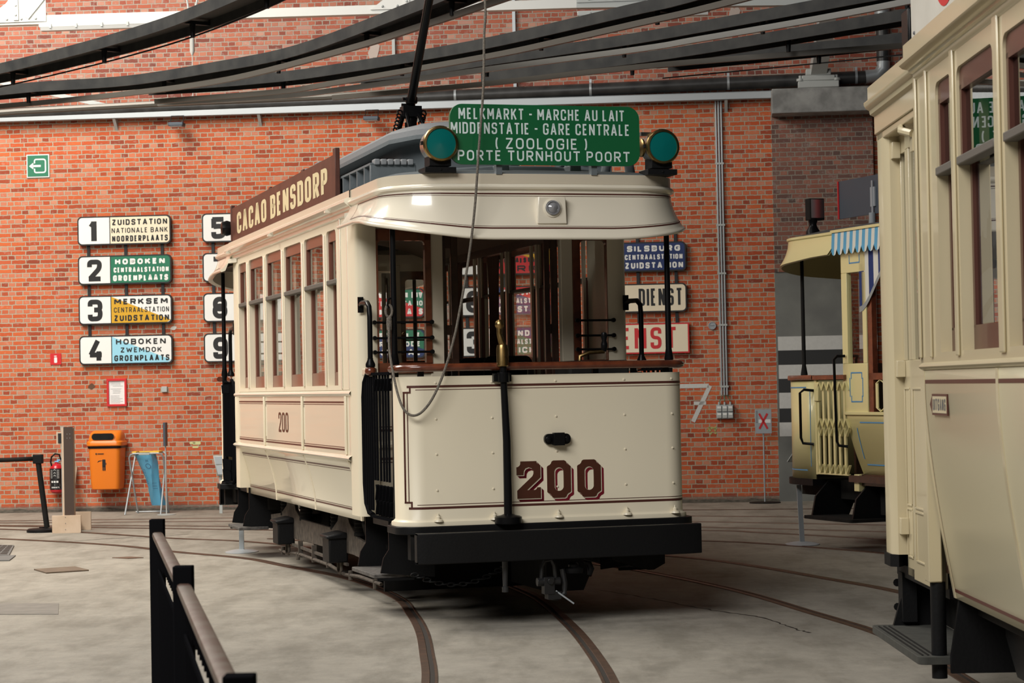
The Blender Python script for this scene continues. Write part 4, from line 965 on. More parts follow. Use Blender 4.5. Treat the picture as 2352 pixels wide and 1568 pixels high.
# ---- saloon sides
MUL = [2.345, 3.22, 4.10, 4.975, 5.85]
EDGE0, EDGE1 = 1.93, 6.36
def saloon_side(s):
    P = lambda x0, x1: (min(s * x0, s * x1), max(s * x0, s * x1))
    a, b = P(.965, 1.0)
    o = MB().box(a, b, 1.47, YR, 1.06, 1.52).build('side_panel', M['cream_side'], TR)
    mb = MB()
    for y in (1.66, 3.32, 5.06, 6.58):
        c, d = P(1.0, 1.014); mb.box(c, d, y - .022, y + .022, 1.085, 1.505)
    build_each(mb, 'panel_batten', M['cream'], o, 1, bevel=.005)
    mb = MB()
    for y0, y1 in ((1.70, 3.28), (3.36, 5.02), (5.10, 6.54)):
        for z, h in ((1.462, .006), (1.445, .0022), (1.118, .006), (1.135, .0022)):
            c, d = P(1.0, 1.0015); mb.box(c, d, y0, y1, z - h, z + h)
        for y in (y0 + .012, y1 - .012):
            c, d = P(1.0, 1.0014); mb.box(c, d, y - .006, y + .006, 1.13, 1.165); mb.box(c, d, y - .006, y + .006, 1.42, 1.45)
    mb.build('lining', M['stripe'], o, smooth=False)
    mb = MB(); text(mb, '200', -4.40 / 1.7, -3.95 / 1.7, 1.21, 1.375, .02, lambda u, v: (s * 1.0018, -u * 1.7 if s < 0 else 8.35 + u * 1.7, v), gap=.2, nrm=(s, 0, 0))
    mb.build('fleet_number', M['num_brown'], o, smooth=False)
    # belt moulding and skirt rail
    mb = MB()
    for z0, z1, pr in ((1.498, 1.552, .028), (1.035, 1.085, .040)):
        mb.grid([[(s * (.99 + pr * sin(pi * k / 6)), y, z0 + (z1 - z0) * k / 6) for k in range(7)] for y in (1.47, YR)])
    build_each(mb, 'belt_moulding', M['cream_hood'], TR, 1)
    # concave skirt
    def sk(t): return (1.0 - .10 * sin(t * pi / 2) ** .9 if t > 0 else 1.0)
    mb = MB(); mb.grid([[(s * sk(k / 10), y, 1.05 - .445 * k / 10) for k in range(11)] for y in (1.60, YR - .02)])
    o = mb.build('skirt', M['cream_side'], TR, solid=.012)
    mb = MB()
    for y in (1.625, 3.32, 5.06, 6.6):
        mb.grid([[(s * (sk(k / 10) + .012), y + e, 1.05 - .445 * k / 10) for k in range(11)] for e in (-.02, .02)])
        mb.grid([[(s * (sk(k / 10) + .012 - q), y + .02, 1.05 - .445 * k / 10) for k in range(11)] for q in (0, .014)])
        mb.grid([[(s * (sk(k / 10) + .012 - q), y - .02, 1.05 - .445 * k / 10) for k in range(11)] for q in (0, .014)])
    build_each(mb, 'skirt_batten', M['cream'], o, 3)
    mb = MB()
    for z, h in ((.985, .006), (.968, .002), (.675, .006), (.69, .002)):
        t0 = (1.05 - z) / .445
        mb.grid([[(s * (sk(t0 - h / .445) + .0075), y, z + h), (s * (sk(t0 + h / .445) + .0075), y, z - h)] for y in (1.65, 6.58)])
    mb.build('lining', M['stripe'], o, smooth=False)
    # window band: sill, header, pillars with rounded heads
    mb = MB(); a, b = P(.94, 1.0)
    mb.box(a, b, 1.47, YR, 1.55, 1.585); mb.box(a, b, 1.47, YR, 2.735, 2.82)
    mb.box(a, b, 1.47, EDGE0, 1.585, 2.735); mb.box(a, b, EDGE1, YR, 1.585, 2.735)
    edges = [EDGE0] + [q for m_ in MUL for q in (m_ - .065, m_ + .065)] + [EDGE1]
    for m_ in MUL: mb.box(a, b, m_ - .065, m_ + .065, 1.585, 2.735)
    for i in range(0, len(edges), 2):
        y0, y1 = edges[i], edges[i + 1]; r = .05
        mb.prism([(y0, 2.735)] + arc(y0 + r, 2.735 - r, r, 90, 180), a, b, 'x'); mb.prism([(y1, 2.735)] + arc(y1 - r, 2.735 - r, r, 90, 0), a, b, 'x')
    o = mb.build('window_pillars', M['cream'], TR)
    mb = MB()
    for m_ in MUL: c, d = P(1.0, 1.012); mb.box(c, d, m_ - .022, m_ + .022, 1.585, 2.72)
    c, d = P(1.0, 1.008); mb.box(c, d, 1.76, 1.80, 1.56, 2.80); mb.box(c, d, 1.50, 1.535, 1.56, 2.80)
    build_each(mb, 'pillar_moulding', M['cream_hood'], o, 1, bevel=.006)
    for i in range(0, len(edges), 2):
        y0, y1 = edges[i], edges[i + 1]
        w = thing0('window', TR)
        mb = MB(); a, b = P(.955, .985)
        mb.box(a, b, y0 - .01, y1 + .01, 2.655, 2.735); mb.box(a, b, y0 - .01, y0 + .025, 2.36, 2.66); mb.box(a, b, y1 - .025, y1 + .01, 2.36, 2.66)
        mb.build('upper_sash', M['sash_brown'], w)
        a, b = P(.945, 1.004); MB().box(a, b, y0 - .004, y1 + .004, 2.335, 2.37).build('meeting_rail', M['sash_grey'], w, bevel=.005)
        mb = MB(); a, b = P(.925, .952)
        mb.box(a, b, y0 - .01, y1 + .01, 1.585, 1.685); mb.box(a, b, y0 - .01, y0 + .04, 1.68, 2.345); mb.box(a, b, y1 - .04, y1 + .01, 1.68, 2.345)
        mb.build('lower_sash', M['sash_brown'], w)
        a, b = P(.905, .925); mb = MB(); mb.box(a, b, y0 - .01, y0 + .03, 1.58, 2.72); mb.box(a, b, y1 - .03, y1 + .01, 1.58, 2.72); build_each(mb, 'inner_stop', M['beige'], w, 1)
        mb = MB(); x = s * .968; mb.add([(x, y0, 2.36), (x, y1, 2.36), (x, y1, 2.66), (x, y0, 2.66)], [(0, 1, 2, 3)])
        x = s * .938; mb.add([(x, y0, 1.66), (x, y1, 1.66), (x, y1, 2.345), (x, y0, 2.345)], [(0, 1, 2, 3)])
        mb.build('pane', M['glass'], w, smooth=False)
    # letterboard cornice and roof edge
    mb = MB()
    pr = [(1.0, 2.79), (1.015, 2.80), (1.02, 2.825), (1.035, 2.83), (1.04, 2.845), (1.06, 2.855), (1.078, 2.872), (1.078, 2.89), (1.06, 2.902), (1.04, 2.905)]
    mb.grid([[(s * x, y, z) for x, z in pr] for y in (YB - .0, YR + .05)])
    for y in (YB, YR + .05): mb.add([(s * x, y, z) for x, z in pr] + [(s * 1.0, y, 2.905)], [tuple(range(len(pr) + 1))])
    mb.build('cornice', M['cream_hood'], TR)
    mb = MB(); mb.grid([[(s * 1.04, y, 2.90), (s * 1.04, y, 2.955), (s * 1.0, y, 2.965)] for y in (YB, YR)]); mb.build('roof_edge', M['beige'], TR)
    mb = MB()
    for y in (1.86, 4.25, 6.5): mb.prism([(s * 1.03, 2.90), (s * 1.095, 2.86), (s * 1.095, 2.845), (s * 1.05, 2.845)], y - .02, y + .02, 'y')
    build_each(mb, 'gutter_bracket', M['cream_hood'], TR, 1)
def thing0(name, parent):
    o = bpy.data.objects.new(name, None); COL.objects.link(o); o.parent = parent; return o
for s in (-1, 1): saloon_side(s)

# ---- roof: low dome, clerestory, interior ceiling
mb = MB(); rows = []
for y in [YB - .1 + (YR - YB + .2) * k / 2 for k in range(3)]:
    rows.append([(x, y, 2.96 + .10 * (1 - (x / 1.03) ** 2)) for x in [-1.03 + 2.06 * k / 16 for k in range(17)]])
mb.grid(rows); mb.build('lower_roof', M['roof_grey'], TR)
def oval(a, y0, y1, cut):
    return [(-a, y0 + .45), (-a + cut * .55, y0 + .1), (-a + cut, y0), (a - cut, y0), (a - cut * .55, y0 + .1), (a, y0 + .45), (a, y1 - .45), (a - cut, y1), (-a + cut, y1), (-a, y1 - .45)]
mb = MB(); mb.prism(oval(.47, 1.65, 6.3, .2), 3.0, 3.40, 'z'); cl = mb.build('clerestory_wall', M['roof_grey'], TR)
mb = MB()
for k in range(5):
    y = 2.35 + k * .85
    for s in (-1, 1): mb.box(min(s * .468, s * .476), max(s * .468, s * .476), y, y + .6, 3.10, 3.30)
mb.build('clerestory_window', M['glass_dk'], cl)
mb = MB(); a = oval(.60, 1.42, 6.5, .22)
mb.prism(a, 3.355, 3.385, 'z', m=1)
b = [(x * .955, 3.95 + (y - 3.95) * .985) for x, y in a]; c = [(x * .80, 3.95 + (y - 3.95) * .95) for x, y in a]; d = [(x * .42, 3.95 + (y - 3.95) * .86) for x, y in a]
mb.grid([[(x, y, 3.385) for x, y in a], [(x, y, 3.425) for x, y in a], [(x, y, 3.45) for x, y in b], [(x, y, 3.485) for x, y in c], [(x, y, 3.52) for x, y in d]], closed=True, m=0)
mb.add([(x, y, 3.52) for x, y in d], [tuple(range(len(d)))], 0)
mb.build('clerestory_roof', [M['roof_grey_lt'], M['roof_grey']], TR)
mb = MB()
for s in (-1, 1): mb.box(min(s * .16, s * .32), max(s * .16, s * .32), 2.0, 5.8, 3.49, 3.53)
build_each(mb, 'roof_walkway', M['roof_grey_lt'], TR, 1)
for y in (5.0, 5.6): MB().box(-.5, -.36, y, y + .18, 3.48, 3.56).build('roof_vent', M['roof_grey_lt'], TR, bevel=.01)
mb = MB(); mb.grid([[(x, y, 2.74 + .22 * (1 - (abs(x) / .95) ** 2.4)) for x in [-.95 + 1.9 * k / 14 for k in range(15)]] for y in (YB + .04, YR - .04)])
mb.build('ceiling', M['ceil_wood'], TR)
MB().box(-.86, .86, YB, YR, .64, .70).build('saloon_floor', M['dark_wood'], TR)
for s in (-1, 1):
    MB().box(min(s * .90, s * .93), max(s * .90, s * .93), YB + .05, YR - .05, 1.08, 1.58).build('inner_lining', M['dark_wood'], TR)
    MB().box(min(s * .90, s * .95), max(s * .90, s * .95), YB + .05, YR - .05, 2.70, 2.80).build('inner_cornice', M['dark_wood'], TR)
    MB().box(min(s * .52, s * .90), max(s * .52, s * .90), YB + .1, YR - .1, 1.05, 1.10).build('bench', M['dark_wood'], TR)
for x, y in ((.64, 3.1), (.66, 3.95), (.64, 4.8)):
    mb = MB(); mb.prism(rrect(x - .2, x + .2, 1.1, 1.80, .06), y - .02, y + .02, 'y'); mb.build('seat_back', M['black_matt'], TR)
def curtain(s, y, w):
    mb = MB(); rows = []
    for k in range(9):
        v = k / 8; z = 2.68 - 1.05 * v; ww = w * (1 - .35 * sin(pi * v) ** .6)
        rows.append([(s * (.885 + .018 * sin(j * 2.1)), y - ww / 2 + ww * j / 12, z) for j in range(13)])
    mb.grid(rows); mb.build('curtain', M['curtain'], TR, solid=.004)
for y in (4.33, 5.55): curtain(1, y, .34)
for y in (2.50,): curtain(-1, y, .22)

# ---- resistance boxes on the platform roof edge
def resistor(x0, x1, y0, y1, knobs):
    o = MB().box(x0, x1, y0, y0 + .03, 2.95, 3.125).build('resistor_box', M['roof_grey'], TR, bevel=.006)
    mb = MB(); mb.box(x0, x1, y0, y1, 3.115, 3.13); mb.box(x0, x0 + .015, y0, y1, 2.95, 2.985); mb.box(x0, x1, y1 - .02, y1, 2.95, 3.12)
    y = y0 + .2
    while y < y1: mb.box(x0, x1, y - .012, y + .012, 2.96, 3.12); y += .24
    mb.build('louvre', M['roof_grey'], o)
    for k in range(knobs):
        x = x0 + .045 + (x1 - x0 - .09) * k / (knobs - 1)
        MB().box(x - .020, x + .020, y0 - .03, y0 + .06, 3.115, 3.155).build('lug', M['roof_grey_lt'], o, bevel=.006)
resistor(-.93, -.60, 1.05, 3.2, 6)
resistor(.45, .80, .9, 2.4, 4)
mb = MB(); mb.tube([(.62, .55, 2.97), (.64, .55, 3.10), (.72, .55, 3.14), (.80, .55, 3.10), (.82, .55, 2.97)], .035, 10); mb.build('roof_hoop', M['roof_grey'], TR)
mb = MB(); mb.tube([(-.55, .5, 3.0), (-.2, .45, 3.02), (.2, .45, 3.02), (.55, .5, 3.0)], .035, 8); mb.build('roof_conduit', M['roof_grey'], TR)
for x in (-.18, .33): MB().box(x - .04, x + .04, .30, .5, 2.98, 3.05).build('roof_block', M['roof_grey'], TR, bevel=.008)

# ---- platforms
def hood_plan(k, n=10):
    """plan line from left bulkhead round the front to the right one; k = outward offset"""
    a, rc, yf = 1.03, .40, .02
    pts = [(-a - k, y) for y in (1.28, 1.0, .75, .55)]
    pts += [(-a + rc - (rc + k) * cos(q), yf + rc - (rc + k) * sin(q)) for q in [pi / 2 * i / n for i in range(n + 1)]]
    pts += [(x, yf - k - .02 * (1 - (x / .63) ** 2)) for x in [-.63 + 1.26 * (i + .5) / 12 for i in range(12)]]
    right = [(-x, y) for x, y in pts[:4 + n + 1]][::-1]
    return pts + right
def hood_d():
    p = hood_plan(0); i0 = len(p) // 2; d = [0] * len(p)
    out = []
    for i in range(len(p)):
        L = 0; r = range(i0, i) if i > i0 else range(i, i0)
        for j in r: L += math.dist(p[j], p[j + 1])
        out.append(max(0, L - .42))
    return out
HD = hood_d()
ZB = [2.535 + .168 * sm(d / 1.25) for d in HD]
def hood_pt(i, w, off=0):
    k = .085 * w ** 1.7 + off
    p = hood_plan(k)[i]; z = 2.845 + (ZB[i] - 2.845) * w
    return (p[0], p[1], z)
NH = len(HD)
def platform(xf, front):
    g = lambda: MB(xf)
    # hood
    mb = g(); rows = []
    for k, z in ((0, 2.955), (0, 2.888), (.014, 2.886), (.024, 2.876), (.026, 2.866), (.02, 2.855), (.004, 2.849), (0, 2.845)):
        rows.append([(p[0], p[1], z) for p in hood_plan(k)])
    for w in (.1, .25, .4, .55, .7, .82, .92): rows.append([hood_pt(i, w) for i in range(NH)])
    for k in range(7):
        a = -pi * .5 + pi * 1.1 * k / 6
        rows.append([(lambda p, z: (p[0], p[1], z))(hood_plan(.085 + .012 + .014 * cos(a) - .012)[i], ZB[i] + .004 - .014 * sin(a) * 1 - .012) for i in range(NH)])
    rows.append([(p[0], p[1], ZB[i] - .01) for i, p in enumerate(hood_plan(.05))])
    rows.append([(p[0], p[1], 2.86) for i, p in enumerate(hood_plan(-.02))])
    mb.grid(rows); mb.add([r[0] for r in rows], [tuple(range(len(rows)))]); mb.add([r[-1] for r in rows], [tuple(range(len(rows)))]); hood = mb.build('hood', M['cream_hood'], TR)
    mb = g(); rows = [[(p[0], p[1], z) for p in hood_plan(k)] for k, z in ((.0015, 2.955), (.0015, 2.890))]; mb.grid(rows); mb.build('top_band', M['beige'], hood)
    mb = g()
    for w0, w1 in ((.055, .085), (.115, .123), (.80, .83), (.845 - .075, .852 - .075)):
        mb.grid([[hood_pt(i, w, .0025) for i in range(1, NH - 1)] for w in (w0, w1)])
    for i0 in (1, NH - 3):
        mb.grid([[hood_pt(i, w, .0025) for w in [.055 + .78 * q / 8 for q in range(9)]] for i in ((1,) if i0 == 1 else (NH - 2,))] + [[(lambda p: (p[0], p[1] - .008, p[2]))(hood_pt(1 if i0 == 1 else NH - 2, w, .0025)) for w in [.055 + .78 * q / 8 for q in range(9)]]])
    mb.build('lining', M['stripe'], hood, smooth=False)
    # canopy roof and soffit
    c = hood_plan(-.0); mb = g(); ctr = (0, 1.0)
    rows = [[(ctr[0] + (p[0] - ctr[0]) * f, ctr[1] + (p[1] - ctr[1]) * f, z) for p in c] for f, z in ((1, 2.955), (.9, 2.985), (.6, 3.02), (.2, 3.035), (.01, 3.04))]
    mb.grid(rows); mb.build('canopy_roof', M['roof_grey'], TR)
    mb = g(); rows = [[(ctr[0] + (p[0] - ctr[0]) * f, ctr[1] + (p[1] - ctr[1]) * f, z) for p in hood_plan(-.01)] for f, z in ((1, 2.74), (.6, 2.80), (.01, 2.82))]
    mb.grid(rows); mb.build('canopy_soffit', M['dark_wood'], TR)
    # platform floor with a black rim
    mb = g(); pl = [(-1.03, 1.3)] + arc(-.88, .09, .15, 180, 270) + arc(.88, .09, .15, 270, 360) + [(1.03, 1.3)]
    pl = [(-.90, 1.3), (-.90, .36), (-1.03, .30)] + arc(-.88, .09, .15, 180, 270) + arc(.88, .09, .15, 270, 360) + [(1.03, .30), (.90, .36), (.90, 1.3)]
    mb.prism(pl, .605, .655, 'z'); mb.build('platform_floor', M['black'], TR, bevel=.006)
    # dash
    def dplan(k):
        return [(-.985 - k, .26), (-.985 - k, .17)] + [(x, y) for x, y in arc(-.835, .15, .15 + k, 180, 270, 8)] + [(x, -k) for x in (-.5, 0, .5)] + arc(.835, .15, .15 + k, 270, 360, 8) + [(.985 + k, .17), (.985 + k, .26)]
    mb = g()
    mb.grid([[(p[0], p[1], z) for p in dplan(k)] for k, z in ((-.018, 1.625), (0, 1.628), (0, .70), (.006, .69), (.022, .682), (.026, .665), (.026, .655))])
    mb.grid([[(p[0], p[1], z) for p in dplan(-.018)] for z in (1.625, .66)])
    for x in (-.76, -.38, .06, .54, .88):
        for z in ((1.585, 1.35, 1.12, .885)):
            if not front: continue
            y = -.0 if abs(x) < .84 else .15 - math.sqrt(max(.15 ** 2 - (abs(x) - .835) ** 2, 0))
            mb.lathe([(.0085, y), (.0065, y - .005), (0, y - .007)], (x, 0, z), 'y', 8)
        if front:
            mb.lathe([(.034, .683), (.030, .695), (.014, .70), (.014, .715), (.006, .722), (.006, .735), (0, .737)], (x, -.014, 0), 'z', 12)
    dash = mb.build('dash_panel', M['cream'], TR)
    mb = g()
    for z, h in ((1.562, .0075), (1.541, .002), (.772, .0075), (.793, .002)):
        mb.grid([[(p[0], p[1], zz) for p in dplan(.0015)[(6 if h > .005 else 8):]] for zz in (z - h, z + h)])
    if front:
        for x, h in ((-.958, .0055), (-.941, .0018)):
            y = .15 - math.sqrt(.15 ** 2 - (-.835 - x) ** 2); mb.box(x - h, x + h, y - .006, y - .0015 + .004, .81, 1.525)
        def dy(x): return .15 - math.sqrt(max(.1515 ** 2 - (-.835 - x) ** 2, 0))
        for z0, z1 in ((1.525, 1.562), (.772, .81)):
            zc = z0 if z0 > 1 else z1
            mb.grid([[(x, dy(x), zc - .006), (x, dy(x), zc + .006)] for x in (-.9635, -.95, -.935, -.92)]); mb.grid([[(x, dy(x), z0), (x, dy(x), z1)] for x in (-.93, -.92)])
    mb.build('lining', M['stripe'], dash, smooth=False)
    # handrail
    rp = [(-1.0, .20, 1.68), (-.985, .12, 1.682), (-.94, .03, 1.683), (-.86, -.012, 1.684), (-.5, -.02, 1.685), (0, -.022, 1.685), (.5, -.02, 1.685), (.86, -.012, 1.684), (.94, .03, 1.683), (.985, .12, 1.682), (1.0, .24, 1.68)]
    mb = g(); rows = []
    for i, p in enumerate(rp):
        a, b = rp[max(i - 1, 0)], rp[min(i + 1, len(rp) - 1)]; d = Vector((b[0] - a[0], b[1] - a[1], 0)).normalized(); n = Vector((d.y, -d.x, 0))
        rows.append([tuple(Vector(p) + n * (.034 * cos(q)) + Vector((0, 0, .026 * sin(q)))) for q in [2 * pi * k / 12 for k in range(12)]])
    mb.grid(rows, closed=True); mb.add(rows[0], [tuple(range(12))]); mb.add(rows[-1], [tuple(range(12))])
    hr = mb.build('handrail', M['mahogany'], TR)
    mb = g()
    for x in (-.85, -.62, -.1, .35, .62, .85): mb.box(x - .02, x + .02, .02, .045, 1.58, 1.668)
    build_each(mb, 'rail_support', M['black'], hr, 1)
    # platform posts
    for s in (-1, 1):
        mb = g(); x = s * .965
        mb.tube([(x, .27, .655), (x, .27, .665), (x, .27, .675), (x, .27, 1.70), (x, .27, 1.72), (x, .27, 1.79), (x, .27, 2.72)], [.05, .05, .027, .024, .032, .021, .018], 14); mb.build('platform_post', M['black_gloss'], TR)
    # corner posts of the saloon (rounded front edge)
    for s in (-1, 1):
        mb = g(); pl = [(s * .86, YB + .25), (s * 1.005, YB + .25)] + [(s * (1.005 - .06 + .06 * cos(q)), YB + .02 - .06 * sin(q)) for q in [pi / 2 * k / 6 for k in range(7)]] + [(s * .92, YB - .04), (s * .86, YB - .02)]
        mb.prism(pl, .66, 2.80, 'z'); mb.build('corner_post', M['cream'], TR)
        mb = g(); mb.prism([(s * 1.006, YB - .06), (s * 1.06, YB + .08), (s * 1.006, YB + .28)], 2.76, 2.80, 'z'); mb.build('corner_corbel', M['cream_hood'], TR)
    # bulkhead: wooden window frames either side of the open doorway
    bh = g(); bh.box(-.88, -.44, YB, YB + .05, .66, 1.66); bh.box(.58, .90, YB, YB + .05, .66, 1.66)
    bh.box(-.47, -.37, YB - .012, YB + .06, .66, 2.74); bh.box(.51, .60, YB - .012, YB + .06, .66, 2.74); bh.box(-.9, .9, YB - .005, YB + .05, 2.68, 2.84)
    b = bh.build('bulkhead', M['beige'], TR, bevel=.006)
    mb = g()
    for z, h in ((1.26, .008), (1.285, .003), (1.06, .008), (1.035, .003), (.80, .008)): mb.box(-.86, -.46, YB - .004, YB, z - h, z + h); mb.box(.62, .86, YB - .004, YB, z - h, z + h)
    mb.build('lining', M['stripe'], b, smooth=False)
    mb = g(); mb.tube([(-.86, YB - .01, 1.16), (-.46, YB - .01, 1.16)], .028, 8); mb.build('bulkhead_moulding', M['cream'], b)
    for x0, x1, ms in ((-.90, -.46, 1), (.60, .90, 0)):
        w = thing0('bulkhead_window', TR); mb = g()
        mb.box(x0, x0 + .055, YB - .02, YB + .03, 1.66, 2.68); mb.box(x1 - .045, x1, YB - .02, YB + .03, 1.66, 2.68); mb.box(x0, x1, YB - .02, YB + .03, 2.60, 2.68); mb.box(x0, x1, YB - .02, YB + .03, 1.66, 1.735)
        mb.prism([(x0 + .055, 2.60)] + arc(x0 + .085, 2.57, .03, 90, 180), YB - .018, YB + .028, 'y'); mb.prism([(x1 - .045, 2.60)] + arc(x1 - .075, 2.57, .03, 90, 0), YB - .018, YB + .028, 'y')
        mb.build('frame', M['mahogany'], w, bevel=.004)
        mb = g(); mb.add([(x0 + .05, YB + .005, 1.73), (x1 - .04, YB + .005, 1.73), (x1 - .04, YB + .005, 2.61), (x0 + .05, YB + .005, 2.61)], [(0, 1, 2, 3)]); mb.build('pane', M['glass'], w, smooth=False)
        for z in (2.02, 1.91, 1.81):
            mb = g(); mb.tube([(x0 + .0, YB - .05, z), (x1 - .0, YB - .05, z)], .008, 8)
            for x in (x0 + .012, x1 - .012): mb.lathe([(.016, YB - .07), (.016, YB - .045), (.008, YB - .04), (.008, YB - .015)], (x, 0, z), 'y', 8)
            mb.build('guard_rod', M['black_gloss'], w)
    # sliding door leaves standing open beside the doorway
    for x0, x1 in ((-.37, -.24), (.41, .51)):
        d = g(); d.box(x0, x0 + .04, YB + .07, YB + .10, .70, 2.66); d.box(x1 - .05, x1, YB + .07, YB + .10, .70, 2.66)
        for z0, z1 in ((.70, 1.50), (1.70, 1.76), (1.93, 2.0), (2.55, 2.66)): d.box(x0 + .03, x1 - .03, YB + .075, YB + .095, z0, z1)
        d = d.build('door', M['dark_wood'], TR, bevel=.003)
        mb = g(); mb.add([(x0 + .03, YB + .085, 1.5), (x1 - .03, YB + .085, 1.5), (x1 - .03, YB + .085, 2.56), (x0 + .03, YB + .085, 2.56)], [(0, 1, 2, 3)]); mb.build('pane', M['glass_dk'], d, smooth=False)
    # grab handles
    for s in (-1, 1):
        mb = g(); x = s * .985
        mb.tube([(x, 1.20, 2.14), (s * .99, 1.12, 2.155), (s * .99, .96, 2.15), (s * .99, .90, 2.12), (s * .99, .885, 2.05), (s * .99, .89, 1.74)], .018, 10)
        mb.lathe([(.0, 0), (.034, .0), (.034, .02), (.02, .05), (.02, .06), (0, .06)], (s * .99, .89, 1.705), 'z', 14); mb.box(x - .02, x + .02, 1.185, 1.2, 2.09, 2.20)
        h = mb.build('grab_handle', M['black_gloss'], TR)
        mb = g(); mb.lathe([(.015, 0), (.036, .012), (.04, .03), (.036, .05), (.026, .06)], (s * .99, .89, 1.645), 'z', 14); mb.build('wooden_knob', M['mahogany'], h)
        mb = g(); mb.box(min(x, x - s * .05), max(x, x - s * .05), .92, 1.2, 1.645, 1.70); mb.build('chain_box', M['beige'], h, bevel=.012)
    # folding gates: round framed leaf, flat bars and lattice
    for s in (-1, 1):
        gt = thing0('folding_gate', TR); x = s * .985
        mb = g(); mb.tube([(x, .92, 1.665), (x, 1.02, 1.655), (x, 1.11, 1.60), (x, 1.145, 1.50), (x, 1.145, .90), (x, 1.11, .76), (x, 1.02, .70), (x, .92, .69)], .018, 10); mb.build('gate_frame', M['gate_black'], gt)
        for k, y in enumerate((1.08, 1.02, .96, .90, .82, .74, .64, .55, .47, .39)):
            z0, z1 = (.72, 1.64) if k < 4 else (.90, 1.66)
            if k >= 4: z0 = .93
            mb = g(); mb.box(x - .006, x + .006, y - (.013 if k < 6 else .011), y + (.013 if k < 6 else .011), z0, z1); mb.build('gate_bar', M['gate_black'], gt)
        for z0, z1 in ((.90, .80), (.80, .70)):
            mb = g()
            for k in range(5):
                y = .80 - k * .10
                mb.bar((x + .008, y, z0), (x + .008, y - .05, z1), .006, .024, up=(1, 0, 0)); mb.bar((x - .008, y - .10, z0), (x - .008, y - .05, z1), .006, .024, up=(1, 0, 0))
            mb.build('lattice', M['gate_black'], gt)
        mb = g()
        for k in range(5):
            y = .80 - k * .10; mb.bar((x + .008, y, 1.62), (x + .008, y - .05, 1.54), .006, .022, up=(1, 0, 0)); mb.bar((x - .008, y - .10, 1.62), (x - .008, y - .05, 1.54), .006, .022, up=(1, 0, 0))
        mb.build('lattice', M['gate_black'], gt)
        mb = g(); mb.box(x - .012, x + .012, .33, .92, 1.645, 1.665); mb.box(x - .012, x + .012, .33, .95, .672, .69); mb.build('gate_rail', M['gate_black'], gt)
    # steps hung on bracket plates
    for s in (-1, 1):
        st = thing0('step', TR)
        mb = g(); mb.prism([(s * .74, .76), (s * 1.02, .76), (s * 1.02, 1.48), (s * .74, 1.48)], .262, .292, 'z'); mb.build('tread', M['step_wood'], st, bevel=.006)
        mb = g(); mb.box(min(s * 1.0, s * .74), max(s * 1.0, s * .74), .752, .768, .245, .262); mb.build('tread_edge', M['black'], st)
        for y in (.74, 1.46):
            mb = g(); mb.prism([(s * .92, .66), (s * .92, .46), (s * .96, .40), (s * .98, .30), (s * .60, .26), (s * .60, .66)], y - .008, y + .008, 'y'); mb.build('bracket_plate', M['black'], st)
        MB(xf).box(min(s * .6, s * .75), max(s * .6, s * .75), .4, 1.6, .45, .62).build('step_frame', M['black_matt'], st)
    # bumper
    bp_ = thing0('bumper', TR); mb = g(); pr = [(-.30, .43), (-.305, .435), (-.305, .62), (-.30, .625), (-.22, .625), (-.22, .612), (-.282, .612), (-.282, .445), (-.22, .445), (-.22, .43)]
    mb.grid([[(x, y + yy, z) for y, z in pr] for x, yy in ((-.965, .03), (-.9, .008), (-.6, 0), (0, -.006), (.6, 0), (.9, .008), (.965, .03))], closed=True)
    for x, yy in ((-.965, .03), (.965, .03)): mb.add([(x, -.28 + yy, .44), (x, -.22 + yy, .44), (x, -.22 + yy, .615), (x, -.28 + yy, .615)], [(0, 1, 2, 3)])
    mb.build('bumper_beam', M['black'], bp_)
    mb = g()
    for x in (-.7, 0, .7): mb.box(x - .08, x + .08, -.24, .1, .50, .60)
    mb.box(-.95, .95, -.02, .06, .44, .605); mb.box(-.88, -.80, -.25, .3, .47, .60); mb.box(.80, .88, -.25, .3, .47, .60); mb.build('buffer_frame', M['black_matt'], bp_)
for xf_, fr_ in ((ident, True), (rear, False)): platform(xf_, fr_)

# ---- front details
def concave_box(x0, x1, z0, z1, c):
    n = 5
    q = [(x0 + c, z1), (x1 - c, z1)] + [(x1 + c * cos(RD(a)), z1 + c * sin(RD(a))) for a in [180 + 90 * k / n for k in range(n + 1)]][1:]
    q += [(x1 + c * cos(RD(a)), z0 + c * sin(RD(a))) for a in [90 + 90 * k / n for k in range(n + 1)]]
    q += [(x0 + c * cos(RD(a)), z0 + c * sin(RD(a))) for a in [0 + 90 * k / n for k in range(n + 1)]]
    q += [(x0 + c * cos(RD(a)), z1 + c * sin(RD(a))) for a in [270 + 90 * k / n for k in range(n + 1)]]
    return q
def zero_ring(mb, x0, x1, z0, z1, y, dx=0, dz=0, grow=0):
    """numeral 0: notched outline with an oval counter"""
    cx, cz = (x0 + x1) / 2, (z0 + z1) / 2; n = 64; hw, hh = (x1 - x0) / 2 + grow, (z1 - z0) / 2 + grow; c = .034
    iw, ih = .032 - grow, .078 - grow
    O, I = [], []
    for k in range(n):
        a = 2 * pi * k / n; d = (cos(a), sin(a)); r = min(hw / max(abs(d[0]), 1e-6), hh / max(abs(d[1]), 1e-6))
        # circular notch at each corner
        lo, hi = 0, r
        for _ in range(1):
            step = [r * j / 60 for j in range(61)]
            best = 0
            for q in step:
                x, z = abs(d[0] * q), abs(d[1] * q)
                if math.hypot(x - hw, z - hh) < c: break
                best = q
            r = best if best < r - 1e-6 else r
        O.append((cx + dx + d[0] * r, y, cz + dz + d[1] * r))
        # stadium counter
        b = ih - iw; t = abs(sin(a))
        x_, z_ = iw * cos(a), iw * sin(a) + (b if sin(a) > 0 else -b) * min(1, abs(sin(a)) * 6)
        I.append((cx + dx + x_, y, cz + dz + z_))
    mb.grid([O, I], closed=True)
